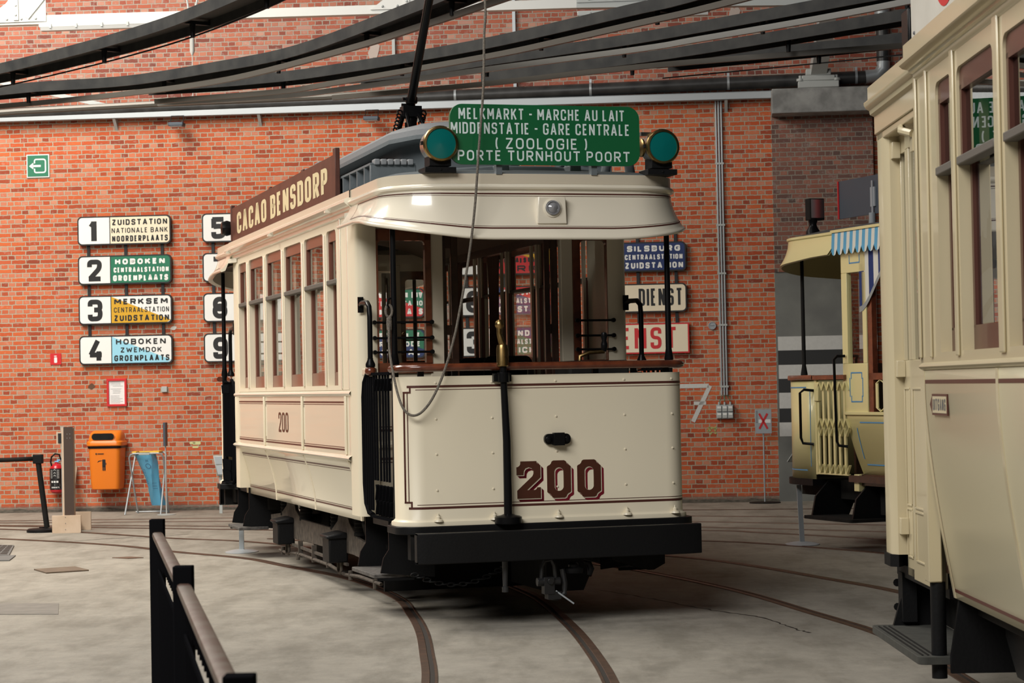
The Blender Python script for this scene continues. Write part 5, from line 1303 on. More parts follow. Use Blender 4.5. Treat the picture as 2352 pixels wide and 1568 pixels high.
def two_poly(x0, z0, dx=0, dz=0):
    """numeral 2 outline, 0.17 wide and 0.245 high"""
    p = [(.028, .245), (.138, .245)] + [(.165 + .027 * cos(RD(a)), .245 + .027 * sin(RD(a))) for a in (200, 225, 250, 270)] + [(.165, .137)]
    p += [(.070, .055), (.125, .055), (.135, .060), (.142, .072), (.166, .072), (.166, 0), (.003, 0), (.003, .053), (.108, .145), (.116, .16), (.117, .178)]
    p += [(.083 + .034 * cos(RD(a)), .172 + .034 * sin(RD(a))) for a in (20, 50, 90, 130, 160, 180)] + [(.048, .155), (0, .155), (0, .207)]
    p += [(.0 + .028 * cos(RD(a)), .235 + .028 * sin(RD(a))) for a in (290, 315, 340)]
    return [(x0 + dx + a, z0 + dz + b) for a, b in p]
num = thing0('front_number', TR)
Y0 = -.0015
mb = MB()
for k in range(7):
    q = .006 + .015 * k / 6
    mb.add([(u, Y0, v) for u, v in two_poly(-.222, .813, q, -q)], [tuple(range(len(two_poly(0, 0))))])
    for x0 in (-.012, .198): zero_ring(mb, x0, x0 + .165, .811, 1.058, Y0 - .00002 * k, q, -q)
mb.build('numeral_shadow', M['maroon'], num, smooth=False)
mb = MB()
for k in range(4):
    q = .006 * k / 3
    mb.add([(u, Y0 - .0012, v) for u, v in two_poly(-.222, .813, q, -q)], [tuple(range(len(two_poly(0, 0))))])
    for x0 in (-.012, .198): zero_ring(mb, x0, x0 + .165, .811, 1.058, Y0 - .0012, q, -q, .001)
mb.build('numeral_edge', M['cream'], num, smooth=False)
mb = MB(); mb.add([(u, Y0 - .0024, v) for u, v in two_poly(-.222, .813)], [tuple(range(len(two_poly(0, 0))))]); mb.build('numeral', M['num_brown'], num, smooth=False)
for x0 in (-.012, .198): mb = MB(); zero_ring(mb, x0, x0 + .165, .811, 1.058, Y0 - .0024); mb.build('numeral', M['num_brown'], num, smooth=False)
# jumper socket above the number
mb = MB(); mb.prism(rrect(-.03, .15, 1.165, 1.235, .03), -.03, 0, 'y'); mb.box(.025, .10, -.06, -.02, 1.158, 1.242)
for x in (-.005, .125): mb.lathe([(.022, -.04), (.012, -.045), (0, -.046)], (x, 0, 1.2), 'y', 12); mb.cyl((x, -.04, 1.2), (x, 0, 1.2), .022)
mb.build('jumper_socket', M['black_gloss'], TR, bevel=.006)
# hand brake column
hb = thing0('brake_column', TR)
MB().tube([(-.30, -.06, .67), (-.30, -.06, 1.2), (-.315, -.06, 1.62), (-.315, -.06, 1.70)], [.028, .026, .022, .022], 14).build('column', M['black_gloss'], hb)
MB().lathe([(.085, .655), (.09, .66), (.09, .70), (.075, .708), (.05, .712), (.03, .72)], (-.30, -.06, 0), 'z', 28).build('ratchet', M['black_gloss'], hb)
mb = MB(); mb.box(-.375, -.255, -.045, -.0, 1.585, 1.64); mb.lathe([(.04, 1.58), (.04, 1.645)], (-.315, -.06, 0), 'z', 16); mb.build('bracket', M['black_gloss'], hb, bevel=.005)
mb = MB(); mb.lathe([(.036, 1.685), (.040, 1.69), (.040, 1.80), (.034, 1.825), (.0, 1.83)], (-.318, -.06, 0), 'z', 20)
mb.tube([(-.305, -.06, 1.80), (-.325, -.06, 1.85), (-.338, -.06, 1.90), (-.338, -.06, 1.935), (-.335, -.06, 1.955)], [.026, .022, .018, .018, .02], 12)
mb.lathe([(0, 1.925), (.018, 1.93), (.03, 1.95), (.028, 1.975), (.015, 1.99), (0, 1.992)], (-.335, -.06, 0), 'z', 18); mb.build('brass_handle', M['brass'], hb, label='aged brass handle')
# controller handle inside the platform
ch = thing0('controller', TR)
MB().box(.28, .72, .38, .72, .66, 1.72).build('controller_case', M['black_matt'], ch, bevel=.02)
mb = MB(); mb.tube([(.38, .45, 1.72), (.38, .45, 1.75), (.45, .45, 1.775), (.56, .45, 1.78)], .013, 8); mb.build('handle_arm', M['brass'], ch)
MB().lathe([(.012, 1.78), (.022, 1.80), (.024, 1.83), (.016, 1.855), (.024, 1.885), (.018, 1.91), (0, 1.915)], (.56, .45, 0), 'z', 14).build('handle_knob', M['black_gloss'], ch)
# hood marker lamp on its plate
ml = thing0('marker_lamp', TR)
MB().prism([(-.06, 2.62), (.145, 2.62), (.137, 2.80), (-.052, 2.80)], -.062, -.0, 'y').build('mount_plate', M['cream_hood'], ml, bevel=.006)
mb = MB(); mb.lathe([(.062, -.06), (.062, -.068), (.05, -.072), (.05, -.066)], (.044, 0, 2.725), 'y', 28); mb.build('lamp_flange', M['cream_hood'], ml)
mb = MB(); mb.lathe([(.048, -.068), (.048, -.082), (.040, -.084), (.038, -.076), (.02, -.090), (0, -.094)], (.044, 0, 2.725), 'y', 28); mb.build('lamp_lens', M['lens'], ml)
# roof lamps
def head_lamp(x, hatch):
    hl = thing0('head_lamp', TR); z = 3.142; y = -.02
    MB().lathe([(.0, .19), (.07, .18), (.105, .12), (.108, -.01)], (x, y, z), 'y', 32).build('lamp_body', M['chrome'], hl)
    MB().lathe([(.108, -.005), (.117, -.012), (.119, -.028), (.112, -.04), (.100, -.042), (.098, -.034)], (x, y, z), 'y', 36).build('brass_rim', M['brass'], hl)
    MB().lathe([(.100, -.035), (.07, -.040), (0, -.043)], (x, y, z), 'y', 36).build('lamp_cover', M['teal'], hl)
    mb = MB(); mb.box(x - .07, x + .075, y + .0, y + .14, 3.0, 3.07); mb.box(x - .105, x + .105, y - .015, y + .17, 2.955, 2.992); mb.cyl((x, y - .02, 2.975), (x, y - .01, 2.975), .008, n=8); mb.build('lamp_bracket', M['black'], hl, bevel=.005)
    if hatch:
        mb = MB(); mb.lathe([(.06, .0), (.062, -.012), (.05, -.02), (0, -.022)], (x - .11, y + .07, z - .0), 'x', 24); mb.build('side_port', M['brass'], hl)
        mb = MB(); mb.box(x - .14, x - .05, y + .01, y + .06, z + .075, z + .10); mb.build('visor', M['chrome'], hl)
    mb = MB(); mb.box(x - .128, x - .108, y - .02, y + .01, z - .006, z + .016); mb.build('latch', M['black'], hl)
head_lamp(-.705, False); head_lamp(.835, True)
# destination board
db = thing0('destination_board', TR)
def roundrect4(x0, x1, z0, z1, r): return rrect(x0, x1, z0, z1, r, 8)
MB().prism(roundrect4(-.637, .677, 3.01, 3.408, .085), -.03, -.005, 'y').build('board', M['green'], db, bevel=.002)
for s, a, b, c, d in (('MELKMARKT - MARCHE AU LAIT', -.578, .570, 3.308, 3.382), ('MIDDENSTATIE - GARE CENTRALE', -.632, .605, 3.212, 3.288), ('( ZOOLOGIE )', -.33, .305, 3.115, 3.188), ('PORTE TURNHOUT POORT', -.588, .604, 3.036, 3.105)):
    mb = MB(); text(mb, s, a, b, c, d, .0108, lambda u, v: (u, -.0315, v), gap=.3); mb.build('lettering', M['letter_white'], db, smooth=False)
mb = MB()
for x in (-.3, .36): mb.box(x - .02, x + .02, -.005, .05, 2.95, 3.3)
build_each(mb, 'board_strut', M['roof_grey'], db, 1)
# side advertising board
ab = thing0('side_board', TR)
MB().box(-.965, -.94, 2.10, 6.95, 2.985, 3.30).build('board', M['ad_brown'], ab)
mb = MB(); mb.box(-.972, -.935, 2.04, 2.12, 2.98, 3.345); mb.box(-.972, -.935, 6.90, 6.95, 2.99, 3.33)
for y in (3.5, 5.0): mb.box(-.94, -.92, y - .04, y + .04, 2.99, 3.33)
build_each(mb, 'end_batten', M['ad_brown'], ab, 1, bevel=.004)
mb = MB(); text(mb, 'CACAO BENSDORP', -6.60 / 3.0, -2.36 / 3.0, 3.035, 3.235, .034, lambda u, v: (-.9665, -u * 3.0, v), gap=.22, nrm=(-1, 0, 0)); mb.build('lettering', M['letter_cream'], ab, smooth=False)
mb = MB()
for y in (2.3, 3.3, 4.3, 5.3, 6.3): mb.bar((-.95, y, 3.0), (-.98, y, 2.93), .03, .012); mb.bar((-.93, y, 3.2), (-.7, y, 2.98), .02, .012)
build_each(mb, 'board_bracket', M['black'], ab, 1)
# side lantern at the far end of the board
mb = MB(); mb.lathe([(0, -.06), (.06, -.05), (.075, .0), (.06, .05), (0, .06)], (-1.0, 7.0, 3.12), 'x', 18); mb.build('side_lantern', M['black_gloss'], TR)
# trolley: base with springs, pole, rope
tb = thing0('trolley_base', TR)
mb = MB(); mb.box(-.16, .16, 3.35, 3.9, 3.53, 3.56); mb.lathe([(.10, 3.56), (.09, 3.60), (.05, 3.62), (.05, 3.74)], (0, 3.62, 0), 'z', 16)
for s in (-1, 1): mb.bar((s * .07, 3.9, 3.57), (s * .05, 3.58, 3.86), .022, .03); mb.bar((s * .07, 3.3, 3.57), (s * .05, 3.60, 3.84), .022, .03)
mb.box(-.08, .08, 3.55, 3.67, 3.78, 3.87); mb.build('base_frame', M['black_gloss'], tb, bevel=.004)
for s in (-1, 1):
    pts = [(s * .10 + .022 * cos(k * .9), 3.86 - .30 * k / 60 + .0, 3.60 + .22 * k / 60 + .022 * sin(k * .9)) for k in range(61)]
    MB().tube(pts, .007, 6).build('spring', M['black_gloss'], tb)
mb = MB()
for dx, z in ((-.07, 3.93), (-.08, 3.88), (-.085, 3.78)): mb.cyl((dx, 3.6, z), (.03, 3.6, z), .013, n=8)
mb.lathe([(.045, 3.89), (.05, 3.90), (.05, 3.94), (.04, 3.95)], (0, 3.58, 0), 'z', 14); mb.build('clamp', M['black_gloss'], tb)
mb = MB(); mb.tube([(0, 3.62, 3.72), (-.002, 3.60, 3.90), (-.19, 1.95, 4.76), (-.38, .30, 5.62)], [.04, .038, .032, .022], 12); pole = mb.build('trolley_pole', M['black_gloss'], TR)
MB().lathe([(.05, -.02), (.035, 0), (.05, .02)], (-.385, .26, 5.66), 'x', 16).build('trolley_wheel', M['brass'], pole)
rope = [(-.385, .28, 5.60), (-.375, .12, 4.8), (-.381, -.03, 4.089), (-.401, -.06, 3.859), (-.428, -.115, 3.515), (-.466, -.115, 3.115), (-.503, -.115, 2.715), (-.549, -.10, 2.373), (-.614, -.09, 2.033), (-.652, -.08, 1.863), (-.715, -.075, 1.666), (-.791, -.07, 1.498), (-.866, -.06, 1.401), (-.93, -.05, 1.377), (-.978, -.02, 1.417), (-1.005, .03, 1.516), (-1.02, .10, 1.671), (-1.02, .18, 1.812), (-1.01, .22, 1.96), (-1.005, .24, 2.03)]
ps = [Vector(p) for p in rope]; ps = [ps[0] * 2 - ps[1]] + ps + [ps[-1] * 2 - ps[-2]]; sm_ = []
for i in range(1, len(ps) - 2):
    for k in range(6):
        t_ = k / 6; a, b, c, d = ps[i - 1:i + 3]
        sm_.append(.5 * ((2 * b) + (c - a) * t_ + (2 * a - 5 * b + 4 * c - d) * t_ * t_ + (3 * b - a - 3 * c + d) * t_ ** 3))
MB().tube(sm_, .0085, 8).build('trolley_rope', M['rope'], TR)
mb = MB(); mb.tube([(-1.005 + .022 * cos(a), .24, 2.065 + .04 * sin(a)) for a in [2 * pi * k / 14 for k in range(14)]], .009, 8, closed=True)
mb.lathe([(0, 1.93), (.017, 1.94), (.02, 1.98), (.018, 2.02), (0, 2.03)], (-1.005, .235, 0), 'z', 10); mb.build('rope_knot', M['rope'], TR)
MB().tube([(-.99, .26, 2.15), (-1.01, .24, 2.14), (-1.015, .235, 2.10), (-1.005, .24, 2.085)], .008, 6).build('rope_hook', M['black_gloss'], TR)

# ---- running gear
for s in (-1, 1):
    fr = [(1.75, .31), (2.0, .27), (2.6, .29), (5.4, .26), (5.9, .28), (6.15, .36), (6.15, .42), (5.62, .46), (5.36, .54), (5.27, .64), (5.05, .64), (4.93, .52), (4.7, .45), (3.36, .45), (3.16, .52), (3.06, .64), (2.84, .64), (2.72, .53), (2.45, .43), (1.9, .39)]
    MB().prism(fr, s * .74, s * .77, 'x').build('side_frame', M['dust_iron'], TR, bevel=.004)
    for y in (2.95, 5.16):
        mb = MB(); a, b = (min(s * .76, s * .91), max(s * .76, s * .91)); mb.box(a, b, y - .13, y + .13, .215, .42); mb.prism([(s * .77, .40), (s * .93, .40), (s * .93, .425), (s * .80, .45), (s * .77, .45)], y - .15, y + .15, 'y')
        ax = mb.build('axle_box', M['black'], TR, bevel=.012)
        mb = MB(); mb.tube([(s * .80, y - .055, .23), (s * .80, y - .055, .15), (s * .80, y - .03, .125), (s * .80, y + .03, .125), (s * .80, y + .055, .15), (s * .80, y + .055, .23)], .013, 8); mb.build('keeper_loop', M['dust_iron'], ax)
        mb = MB(); mb.lathe([(.385, -.01), (.385, .055), (.41, .06), (.41, .08), (.30, .085), (.12, .075), (.10, .10), (0, .10)] if s < 0 else [(0, -.10), (.10, -.10), (.12, -.075), (.30, -.085), (.41, -.08), (.41, -.06), (.385, -.055), (.385, .01)], (s * .5, y, .416), 'x', 36); mb.build('wheel', M['black_matt'], TR)
        for dy in (-.45, .45):
            mb = MB(); mb.lathe([(.06, .44), (.06, .46), (.05, .47), (.06, .48), (.05, .50), (.06, .51), (.05, .53), (.06, .54), (.05, .56), (.06, .57), (.06, .60)], (s * .72, y + dy, 0), 'z', 14); mb.build('coil_spring', M['black_matt'], TR)
    mb = MB(); mb.bar((s * .78, 2.75, .205), (s * .78, 5.05, .215), .02, .022); mb.tube([(s * .79, 1.55, .15), (s * .79, 2.3, .15), (s * .79, 2.8, .125), (s * .79, 3.4, .155), (s * .79, 4.7, .155), (s * .79, 5.3, .125), (s * .79, 5.6, .13)], .014, 6)
    for y in (3.45, 4.05, 4.65): mb.bar((s * .785, y, .13), (s * .785, y, .27), .02, .04)
    for y in (1.75, 2.6, 4.75, 5.45): mb.cyl((s * .79, y, .10), (s * .79, y, .17), .018, n=8)
    mb.build('tie_bar', M['dust_iron'], TR)
    mb = MB(); mb.bar((s * .9, 1.62, .63), (s * .72, 2.35, .50), .02, .10); mb.bar((s * .76, 1.4, .42), (s * .76, 2.3, .60), .03, .03); mb.box(min(s * .5, s * .70), max(s * .5, s * .70), 1.55, 6.5, .60, .64); mb.build('sole_bar', M['black_matt'], TR)
MB().box(-.40, .40, 2.5, 5.6, .17, .58).build('motor', M['black_matt'], TR, bevel=.05)
for y in (2.95, 5.16): MB().cyl((-.75, y, .416), (.75, y, .416), .05).build('axle', M['black_matt'], TR)
mb = MB(); mb.box(-.70, .70, 1.84, 1.87, .07, .33); mb.bar((-.6, 1.85, .3), (-.6, 1.0, .55), .04, .03); mb.bar((.6, 1.85, .3), (.6, 1.0, .55), .04, .03); mb.build('lifeguard', M['black_matt'], TR)
mb = MB(); mb.prism([(.14, .43), (.37, .43), (.37, .30), (.31, .17), (.05, .17), (.05, .43)], .25, 1.1, 'y'); mb.build('under_box', M['black_matt'], TR)
mb = MB(); mb.prism([(.5, .43), (.88, .43), (.88, .33), (.80, .29), (.76, .29), (.5, .37)], .2, .5, 'y'); mb.build('under_box', M['black_matt'], TR)
cp = thing0('coupler', TR)
mb = MB(); mb.cyl((-.368, -.2, .43), (-.37, -.2, .25), .020, .016); mb.lathe([(.022, .225), (.022, .258), (.016, .262)], (-.37, -.2, 0), 'z', 12); mb.build('brake_hose', mat('dark_steel', (.022, .022, .023), .4), cp)
mb = MB(); mb.tube([(-.125, -.2, .29), (-.12, -.2, .38), (-.10, -.2, .415), (-.055, -.2, .42), (-.033, -.2, .38), (-.028, -.2, .29)], .014, 10); mb.cyl((-.155, -.2, .28), (.0, -.2, .28), .028); mb.box(-.115, -.045, -.235, -.165, .20, .31); mb.cyl((-.075, -.25, .285), (-.075, -.235, .285), .02)
mb.tube([(.02, -.2, .36), (.035, -.2, .26), (.03, -.2, .20), (-.02, -.2, .17), (-.08, -.2, .18)], .018, 8); mb.box(-.09, .0, -.23, -.15, .165, .215); mb.build('shackle', mat('dark_steel_b', (.014, .014, .015), .35), cp, bevel=.004)
MB().cyl((-.035, -.22, .22), (.075, -.26, .135), .006).build('locking_pin', M['steel'], cp)
mb = MB(); mb.lathe([(.06, .33), (.065, .345), (.065, .36), (.04, .37), (.04, .385), (.025, .40), (0, .40)], (.10, -.2, 0), 'z', 16); mb.tube([(.16, -.2, .40), (.20, -.2, .39), (.215, -.2, .35), (.205, -.2, .31)], [.018, .022, .024, .014], 10); mb.build('hook', M['black_gloss'], cp)
for k in range(16):
    u = k / 15; x = -.95 + .60 * u; z = .42 - .16 * sin(pi * (.18 + .70 * u)) + .02
    a = Vector((.024, 0, -.012)); mb = MB()
    mb.tube([(x + .026 * cos(q) , -.12 + (.012 * sin(q) if k % 2 else 0), z + (.012 * sin(q) if not k % 2 else 0)) for q in [2 * pi * j / 10 for j in range(10)]], .005, 6, closed=True); mb.build('chain_link', M['black'], cp)

# ================================================================ buff tram in the right foreground
T2 = thing('tram', 'buff cream tram cut off by the right edge, with folding doors and exit arrow', 'tram', (1.8, 10.0, 0), RD(-.1))
Y_END, Y_S = .80, -.42         # platform end and saloon corner
NEAR = -4.6
def skx(z):
    t = max(0, min(1, (1.50 - z) / .90)); return .115 * t ** 1.5
mb = MB(); zz = [.595 + (1.585 - .595) * k / 16 for k in range(17)]
mb.grid([[(skx(z), y, z) for z in zz] for y in (NEAR, Y_S - .07)])
o = mb.build('side_panel', M['buff_panel'], T2, solid=.014)
mb = MB()
for y in (-.51, -1.96, -3.4): mb.grid([[(skx(z) - .010, y + e, z) for z in zz] for e in (-.02, .02)]); mb.grid([[(skx(z) - .010 + q, y + .02, z) for z in zz] for q in (0, .012)]); mb.grid([[(skx(z) - .010 + q, y - .02, z) for z in zz] for q in (0, .012)])
build_each(mb, 'panel_batten', M['buff'], o, 3)
mb = MB()
for z, h in ((1.537, .008), (.632, .008)): mb.grid([[(skx(z) - .0085, y, z - h), (skx(z) - .0085, y, z + h)] for y in (NEAR, -.54)])
mb.grid([[(skx(z) - .0085, -.545 + q, z) for z in [.63 + .9 * k / 14 for k in range(15)]] for q in (0, .006)])
mb.build('lining', M['stripe'], o, smooth=False)
mb = MB(); mb.grid([[(-.022 * sin(pi * k / 6), y, 1.585 + .035 * k / 6) for k in range(7)] for y in (NEAR, Y_S - .05)]); mb.build('belt_moulding', M['buff'], T2)
# window band
WIN = [(-1.19, -.87), (-1.97, -1.31), (-2.80, -2.14), (-3.62, -2.96), (-4.45, -3.79)]
mb = MB(); mb.box(0, .05, NEAR, Y_S, 1.62, 1.66); mb.box(0, .05, NEAR, Y_S, 2.79, 2.92); prev = Y_S
for y0, y1 in WIN:
    mb.box(0, .05, y1, prev, 1.66, 2.79); prev = y0; r = .05
    mb.prism([(y0, 2.79)] + arc(y0 + r, 2.79 - r, r, 90, 180), 0, .05, 'x'); mb.prism([(y1, 2.79)] + arc(y1 - r, 2.79 - r, r, 90, 0), 0, .05, 'x')
mb.box(0, .05, NEAR, prev, 1.66, 2.79)
o = mb.build('window_pillars', M['buff'], T2)
mb = MB()
for y, w in ((-.445, .02), (-.69, .016), (-1.25, .028), (-2.055, .04), (-2.88, .04), (-3.7, .04)): mb.box(-.012, .0, y - w, y + w, 1.64, 2.88)
build_each(mb, 'pillar_moulding', M['buff'], o, 1, bevel=.006)
for i, (y0, y1) in enumerate(WIN):
    w = thing0('window', T2)
    mb = MB(); mb.box(.012, .045, y0 - .01, y1 + .01, 2.70, 2.79); mb.box(.012, .045, y1 - .035, y1 + .01, 2.42, 2.72); mb.box(.012, .045, y0 - .01, y0 + .03, 2.42, 2.72); mb.build('upper_sash', M['sash_dark'], w)
    MB().box(-.006, .05, y0 - .004, y1 + .004, 2.40, 2.435).build('meeting_rail', M['sash_grey'], w, bevel=.005)
    mb = MB(); mb.box(.048, .075, y0 - .01, y1 + .01, 1.66, 1.76); mb.box(.048, .075, y1 - .035, y1 + .01, 1.75, 2.41); mb.box(.048, .075, y0 - .01, y0 + .03, 1.75, 2.41); mb.build('lower_sash', M['sash_dark'], w)
    mb = MB(); mb.box(.085, .11, y1 - .08, y1 - .01, 1.66, 2.75); mb.build('inner_stop', M['buff'], w)
    mb = MB(); mb.add([(.03, y0, 2.42), (.03, y1, 2.42), (.03, y1, 2.72), (.03, y0, 2.72)], [(0, 1, 2, 3)]); mb.add([(.062, y0, 1.74), (.062, y1, 1.74), (.062, y1, 2.41), (.062, y0, 2.41)], [(0, 1, 2, 3)])
    mb.build('pane', M['glass_dk'], w, smooth=False)
po = thing0('window_poster', T2)
MB().box(.070, .074, -1.965, -1.35, 1.765, 2.40).build('poster_sheet', M['poster'], po)
def py(u, v): return (.0692, -1.35 - u * .615, 1.765 + v * .635)
def poly(m, pts, nm):
    mb = MB(); mb.add([py(u, v) for u, v in pts], [tuple(range(len(pts)))]); mb.build(nm, m, po, smooth=False)
poly(M['poster_md'], [(0, .30), (0, .55), (.06, .54), (.10, .58), (.14, .53), (.22, .52), (.24, .64), (.28, .64), (.31, .70), (.34, .64), (.38, .62), (.38, .46), (.44, .44), (.5, .5), (.5, .36), (.42, .32), (.3, .34)], 'poster_tower')
poly(M['poster_dk'], [(.5, .34), (.52, .54), (.62, .58), (.78, .66), (.80, .75), (1, .98), (1, .24), (.8, .26), (.6, .30)], 'poster_houses')
poly(M['poster'], [(.66, .30), (.66, .42), (1, .46), (1, .28)], 'poster_house_front')
poly(M['poster_md'], [(.02, .02), (.06, .10), (.30, .16), (.62, .22), (.60, .20), (.30, .11), (.12, .04)], 'poster_street')
# cornice, roof
mb = MB(); pr = [(0, 2.86), (-.012, 2.87), (-.016, 2.888), (-.03, 2.893), (-.032, 2.905), (-.06, 2.912), (-.075, 2.925), (-.075, 2.94), (-.055, 2.95)]
mb.grid([[(x, y, z) for x, z in pr] for y in (NEAR, Y_S - .03)]); mb.add([(x, Y_S - .03, z) for x, z in pr] + [(.05, Y_S - .03, 2.95)], [tuple(range(len(pr) + 1))]); mb.build('cornice', M['buff'], T2)
mb = MB(); mb.box(-.055, .02, NEAR, Y_S - .03, 2.95, 3.015); mb.build('roof_edge', M['buff'], T2)
mb = MB(); mb.grid([[(x, y, 2.98 + .16 * (1 - ((x - 1) / 1.0) ** 2)) for x in [2 * k / 14 for k in range(15)]] for y in (NEAR, Y_END)]); mb.build('roof', M['roof_grey'], T2)
mb = MB(); mb.grid([[(x, y, 2.82) for x in (.06, 1.95)] for y in (NEAR, Y_S)]); mb.build('ceiling', M['dark_wood'], T2)
MB().box(.15, 1.85, NEAR, Y_S, .66, .72).build('saloon_floor', M['dark_wood'], T2)
mb = MB(); mb.box(1.95, 2.0, NEAR, Y_S, .60, 1.66); mb.box(1.95, 2.0, NEAR, Y_S, 2.75, 2.95)
for y in (-.5, -1.25, -2.05, -2.9, -3.7, -4.5): mb.box(1.95, 2.0, y - .05, y + .05, 1.66, 2.75)
mb.build('far_side', M['dark_wood'], T2); MB().box(.08, 1.95, NEAR, NEAR + .05, .6, 2.85).build('end_bulkhead', M['buff'], T2); 
mb = MB(); mb.box(.08, .70, Y_S - .08, Y_S - .03, .7, 2.82); mb.box(1.3, 1.95, Y_S - .08, Y_S - .03, .7, 2.82); mb.build('bulkhead', M['dark_wood'], T2)
# platform: letterboard, end pillar, folding doors
mb = MB(); mb.box(.02, .07, Y_S, Y_END, 2.765, 2.90); mb.box(.03, .10, Y_S, Y_END, 2.73, 2.765); mb.build('door_header', M['buff'], T2, bevel=.004)
mb = MB(); pr2 = [(.02, 2.855), (.0, 2.865), (-.004, 2.885), (-.02, 2.895), (-.03, 2.912), (-.03, 2.925), (-.015, 2.935)]
mb.grid([[(x, y, z) for x, z in pr2] for y in (Y_S, Y_END)]); mb.add([(x, Y_END, z) for x, z in pr2] + [(.06, Y_END, 2.935), (.06, Y_END, 2.855)], [tuple(range(len(pr2) + 2))])
mb.box(-.01, .05, Y_S, Y_END, 2.935, 3.0); mb.build('platform_cornice', M['buff'], T2)
mb = MB(); mb.prism([(.055, .58), (.03, .62), (.03, .78), (.07, .80), (.5, .98), (.5, .95), (.12, .76), (.12, .58)], .70, 2.77, 'z'); mb.build('end_pillar', M['buff'], T2)
mb = MB(); mb.prism([(.055, .58), (.02, .62), (.02, .79), (.07, .81), (.5, 1.0), (.5, .9), (.12, .7)], .64, .70, 'z'); mb.build('pillar_foot', M['black'], T2)
mb = MB(); mb.prism([(.10, .9), (.3, 1.15), (1.7, 1.15), (1.9, .9), (1.9, Y_S), (.10, Y_S)], .58, .64, 'z'); mb.build('platform_floor', M['black'], T2)
def leaf(y0, y1, x, win, nm='door_leaf'):
    d = thing0(nm, T2); mb = MB(); a, b = win
    mb.box(x, x + .035, y0, y1, .60, 1.64); mb.box(x, x + .035, y0, y1, 2.64, 2.74)
    mb.box(x, x + .035, b, y1, 1.64, 2.64); mb.box(x, x + .035, y0, a, 1.64, 2.64); mb.build('leaf_panel', M['buff'], d, bevel=.003)
    mb = MB()
    for c, e in ((.95, 1.50), (.70, .92)):
        for q in ((a - .01, a + .0), (b, b + .01)): mb.box(x - .006, x, q[0], q[1], c, e)
        mb.box(x - .006, x, a, b, c - .01, c); mb.box(x - .006, x, a, b, e, e + .01)
    mb.build('panel_mould', M['buff'], d, bevel=.002)
    mb = MB(); mb.add([(x + .015, a, 1.64), (x + .015, b, 1.64), (x + .015, b, 2.64), (x + .015, a, 2.64)], [(0, 1, 2, 3)]); mb.build('pane', M['glass_dk'], d, smooth=False)
    return d
leaf(.35, .585, .10, (.43, .55)); leaf(-.12, .34, .085, (.04, .26))
mb = MB(); mb.box(.07, .10, -.175, -.135, .55, 2.72); mb.build('door_seal', M['black_matt'], T2)
d = MB().box(.06, .10, -.40, -.18, .62, 2.74).build('door_leaf', M['buff'], T2, bevel=.004)
mb = MB()
for k in range(13): mb.lathe([(.006, .058), (.004, .053), (0, .052)], (0, -.21, .75 + k * .155), 'x', 8)
mb.build('screw_row', M['print'], d)
for z in (2.66, 1.60, .84):
    mb = MB(); mb.box(.06, .10, .53, .60, z - .04, z + .04); mb.lathe([(.022, 0), (.022, .05)], (.06, .62, z - .025), 'z', 12); mb.build('hinge', M['buff'], T2, bevel=.004)
mb = MB(); mb.tube([(.05, .10, 2.70), (.03, .12, 2.72), (.02, .06, 2.70), (.06, .0, 2.68)], .018, 8); mb.box(.06, .09, .0, .07, 2.60, 2.69); mb.build('door_catch', M['buff'], T2)
# corner post of the saloon beside the doors
mb = MB(); mb.box(.0, .06, Y_S - .06, Y_S + .04, .66, 2.86); mb.build('corner_post', M['buff'], T2, bevel=.006)
MB().cyl((.045, Y_S - .02, .24), (.045, Y_S - .02, .66), .034, n=16).build('kick_post', M['black'], T2)
# exit arrow
ea = thing0('exit_arrow_sign', T2)
mb = MB(); mb.box(-.012, -.006, -1.03, -.705, 1.395, 1.485); mb.prism([(-.705, 1.405), (-.655, 1.44), (-.705, 1.475)], -.012, -.006, 'x'); mb.build('arrow_plate', M['stripe'], ea)
MB().box(-.0135, -.0115, -1.018, -.722, 1.405, 1.475).build('arrow_face', M['buff'], ea)
mb = MB(); text(mb, 'UITGANG', .735, 1.005, 1.415, 1.465, .009, lambda u, v: (-.0145, -u, v), gap=.35, nrm=(-1, 0, 0)); mb.build('lettering', M['print'], ea, smooth=False)
# step and underframe
st = thing0('step', T2)
mb = MB(); mb.prism(rrect(-.055, .30, -.50, .78, .04), .305, .34, 'z'); mb.build('tread', mat('grey_green_step', (.05, .05, .042), .75, noise=(.035, .035, .03), scale=20), st, bevel=.006)
mb = MB()
for x in (-.03, -.005, .02): mb.box(x - .004, x + .004, -.45, .70, .34, .344)
build_each(mb, 'tread_strip', M['black_matt'], st, 1)
mb = MB(); mb.prism([(.12, .62), (.12, .58), (.05, .34), (.60, .34), (.60, .62)], .74, .77, 'y'); mb.build('bracket_plate', M['black'], st)
mb = MB(); mb.prism([(.12, .62), (.12, .58), (.08, .34), (.08, .27), (.60, .27), (.60, .62)], -.53, -.50, 'y'); mb.build('bracket_plate', M['black'], st)
mb = MB(); mb.box(.09, .16, .70, .82, .36, .60)
for z in (.42, .54): mb.lathe([(.02, .85), (.012, .87), (0, .872)], (.09, 0, z), 'y', 10)
mb.build('step_hanger', M['black'], st)
mb = MB(); mb.box(.35, 1.65, NEAR, 1.0, .42, .58); mb.box(.2, 1.8, NEAR, Y_S, .52, .60); mb.box(.30, .36, -.5, .75, .34, .60); mb.build('underframe', M['black_matt'], T2)
for x in (.5, 1.5):
    for y in (-2.3,): mb = MB(); mb.lathe([(0, -.06), (.38, -.05), (.41, -.03), (.41, -.05), (.38, .05), (0, .06)], (x, y, .416), 'x', 32); mb.build('wheel', M['black_matt'], T2)
mb = MB(); mb.prism([(-4.2, .30), (-.9, .30), (-.7, .45), (-.7, .55), (-4.2, .55)], .28, .31, 'x'); mb.box(.2, .34, -2.45, -2.15, .22, .45); mb.build('side_frame', M['black'], T2)
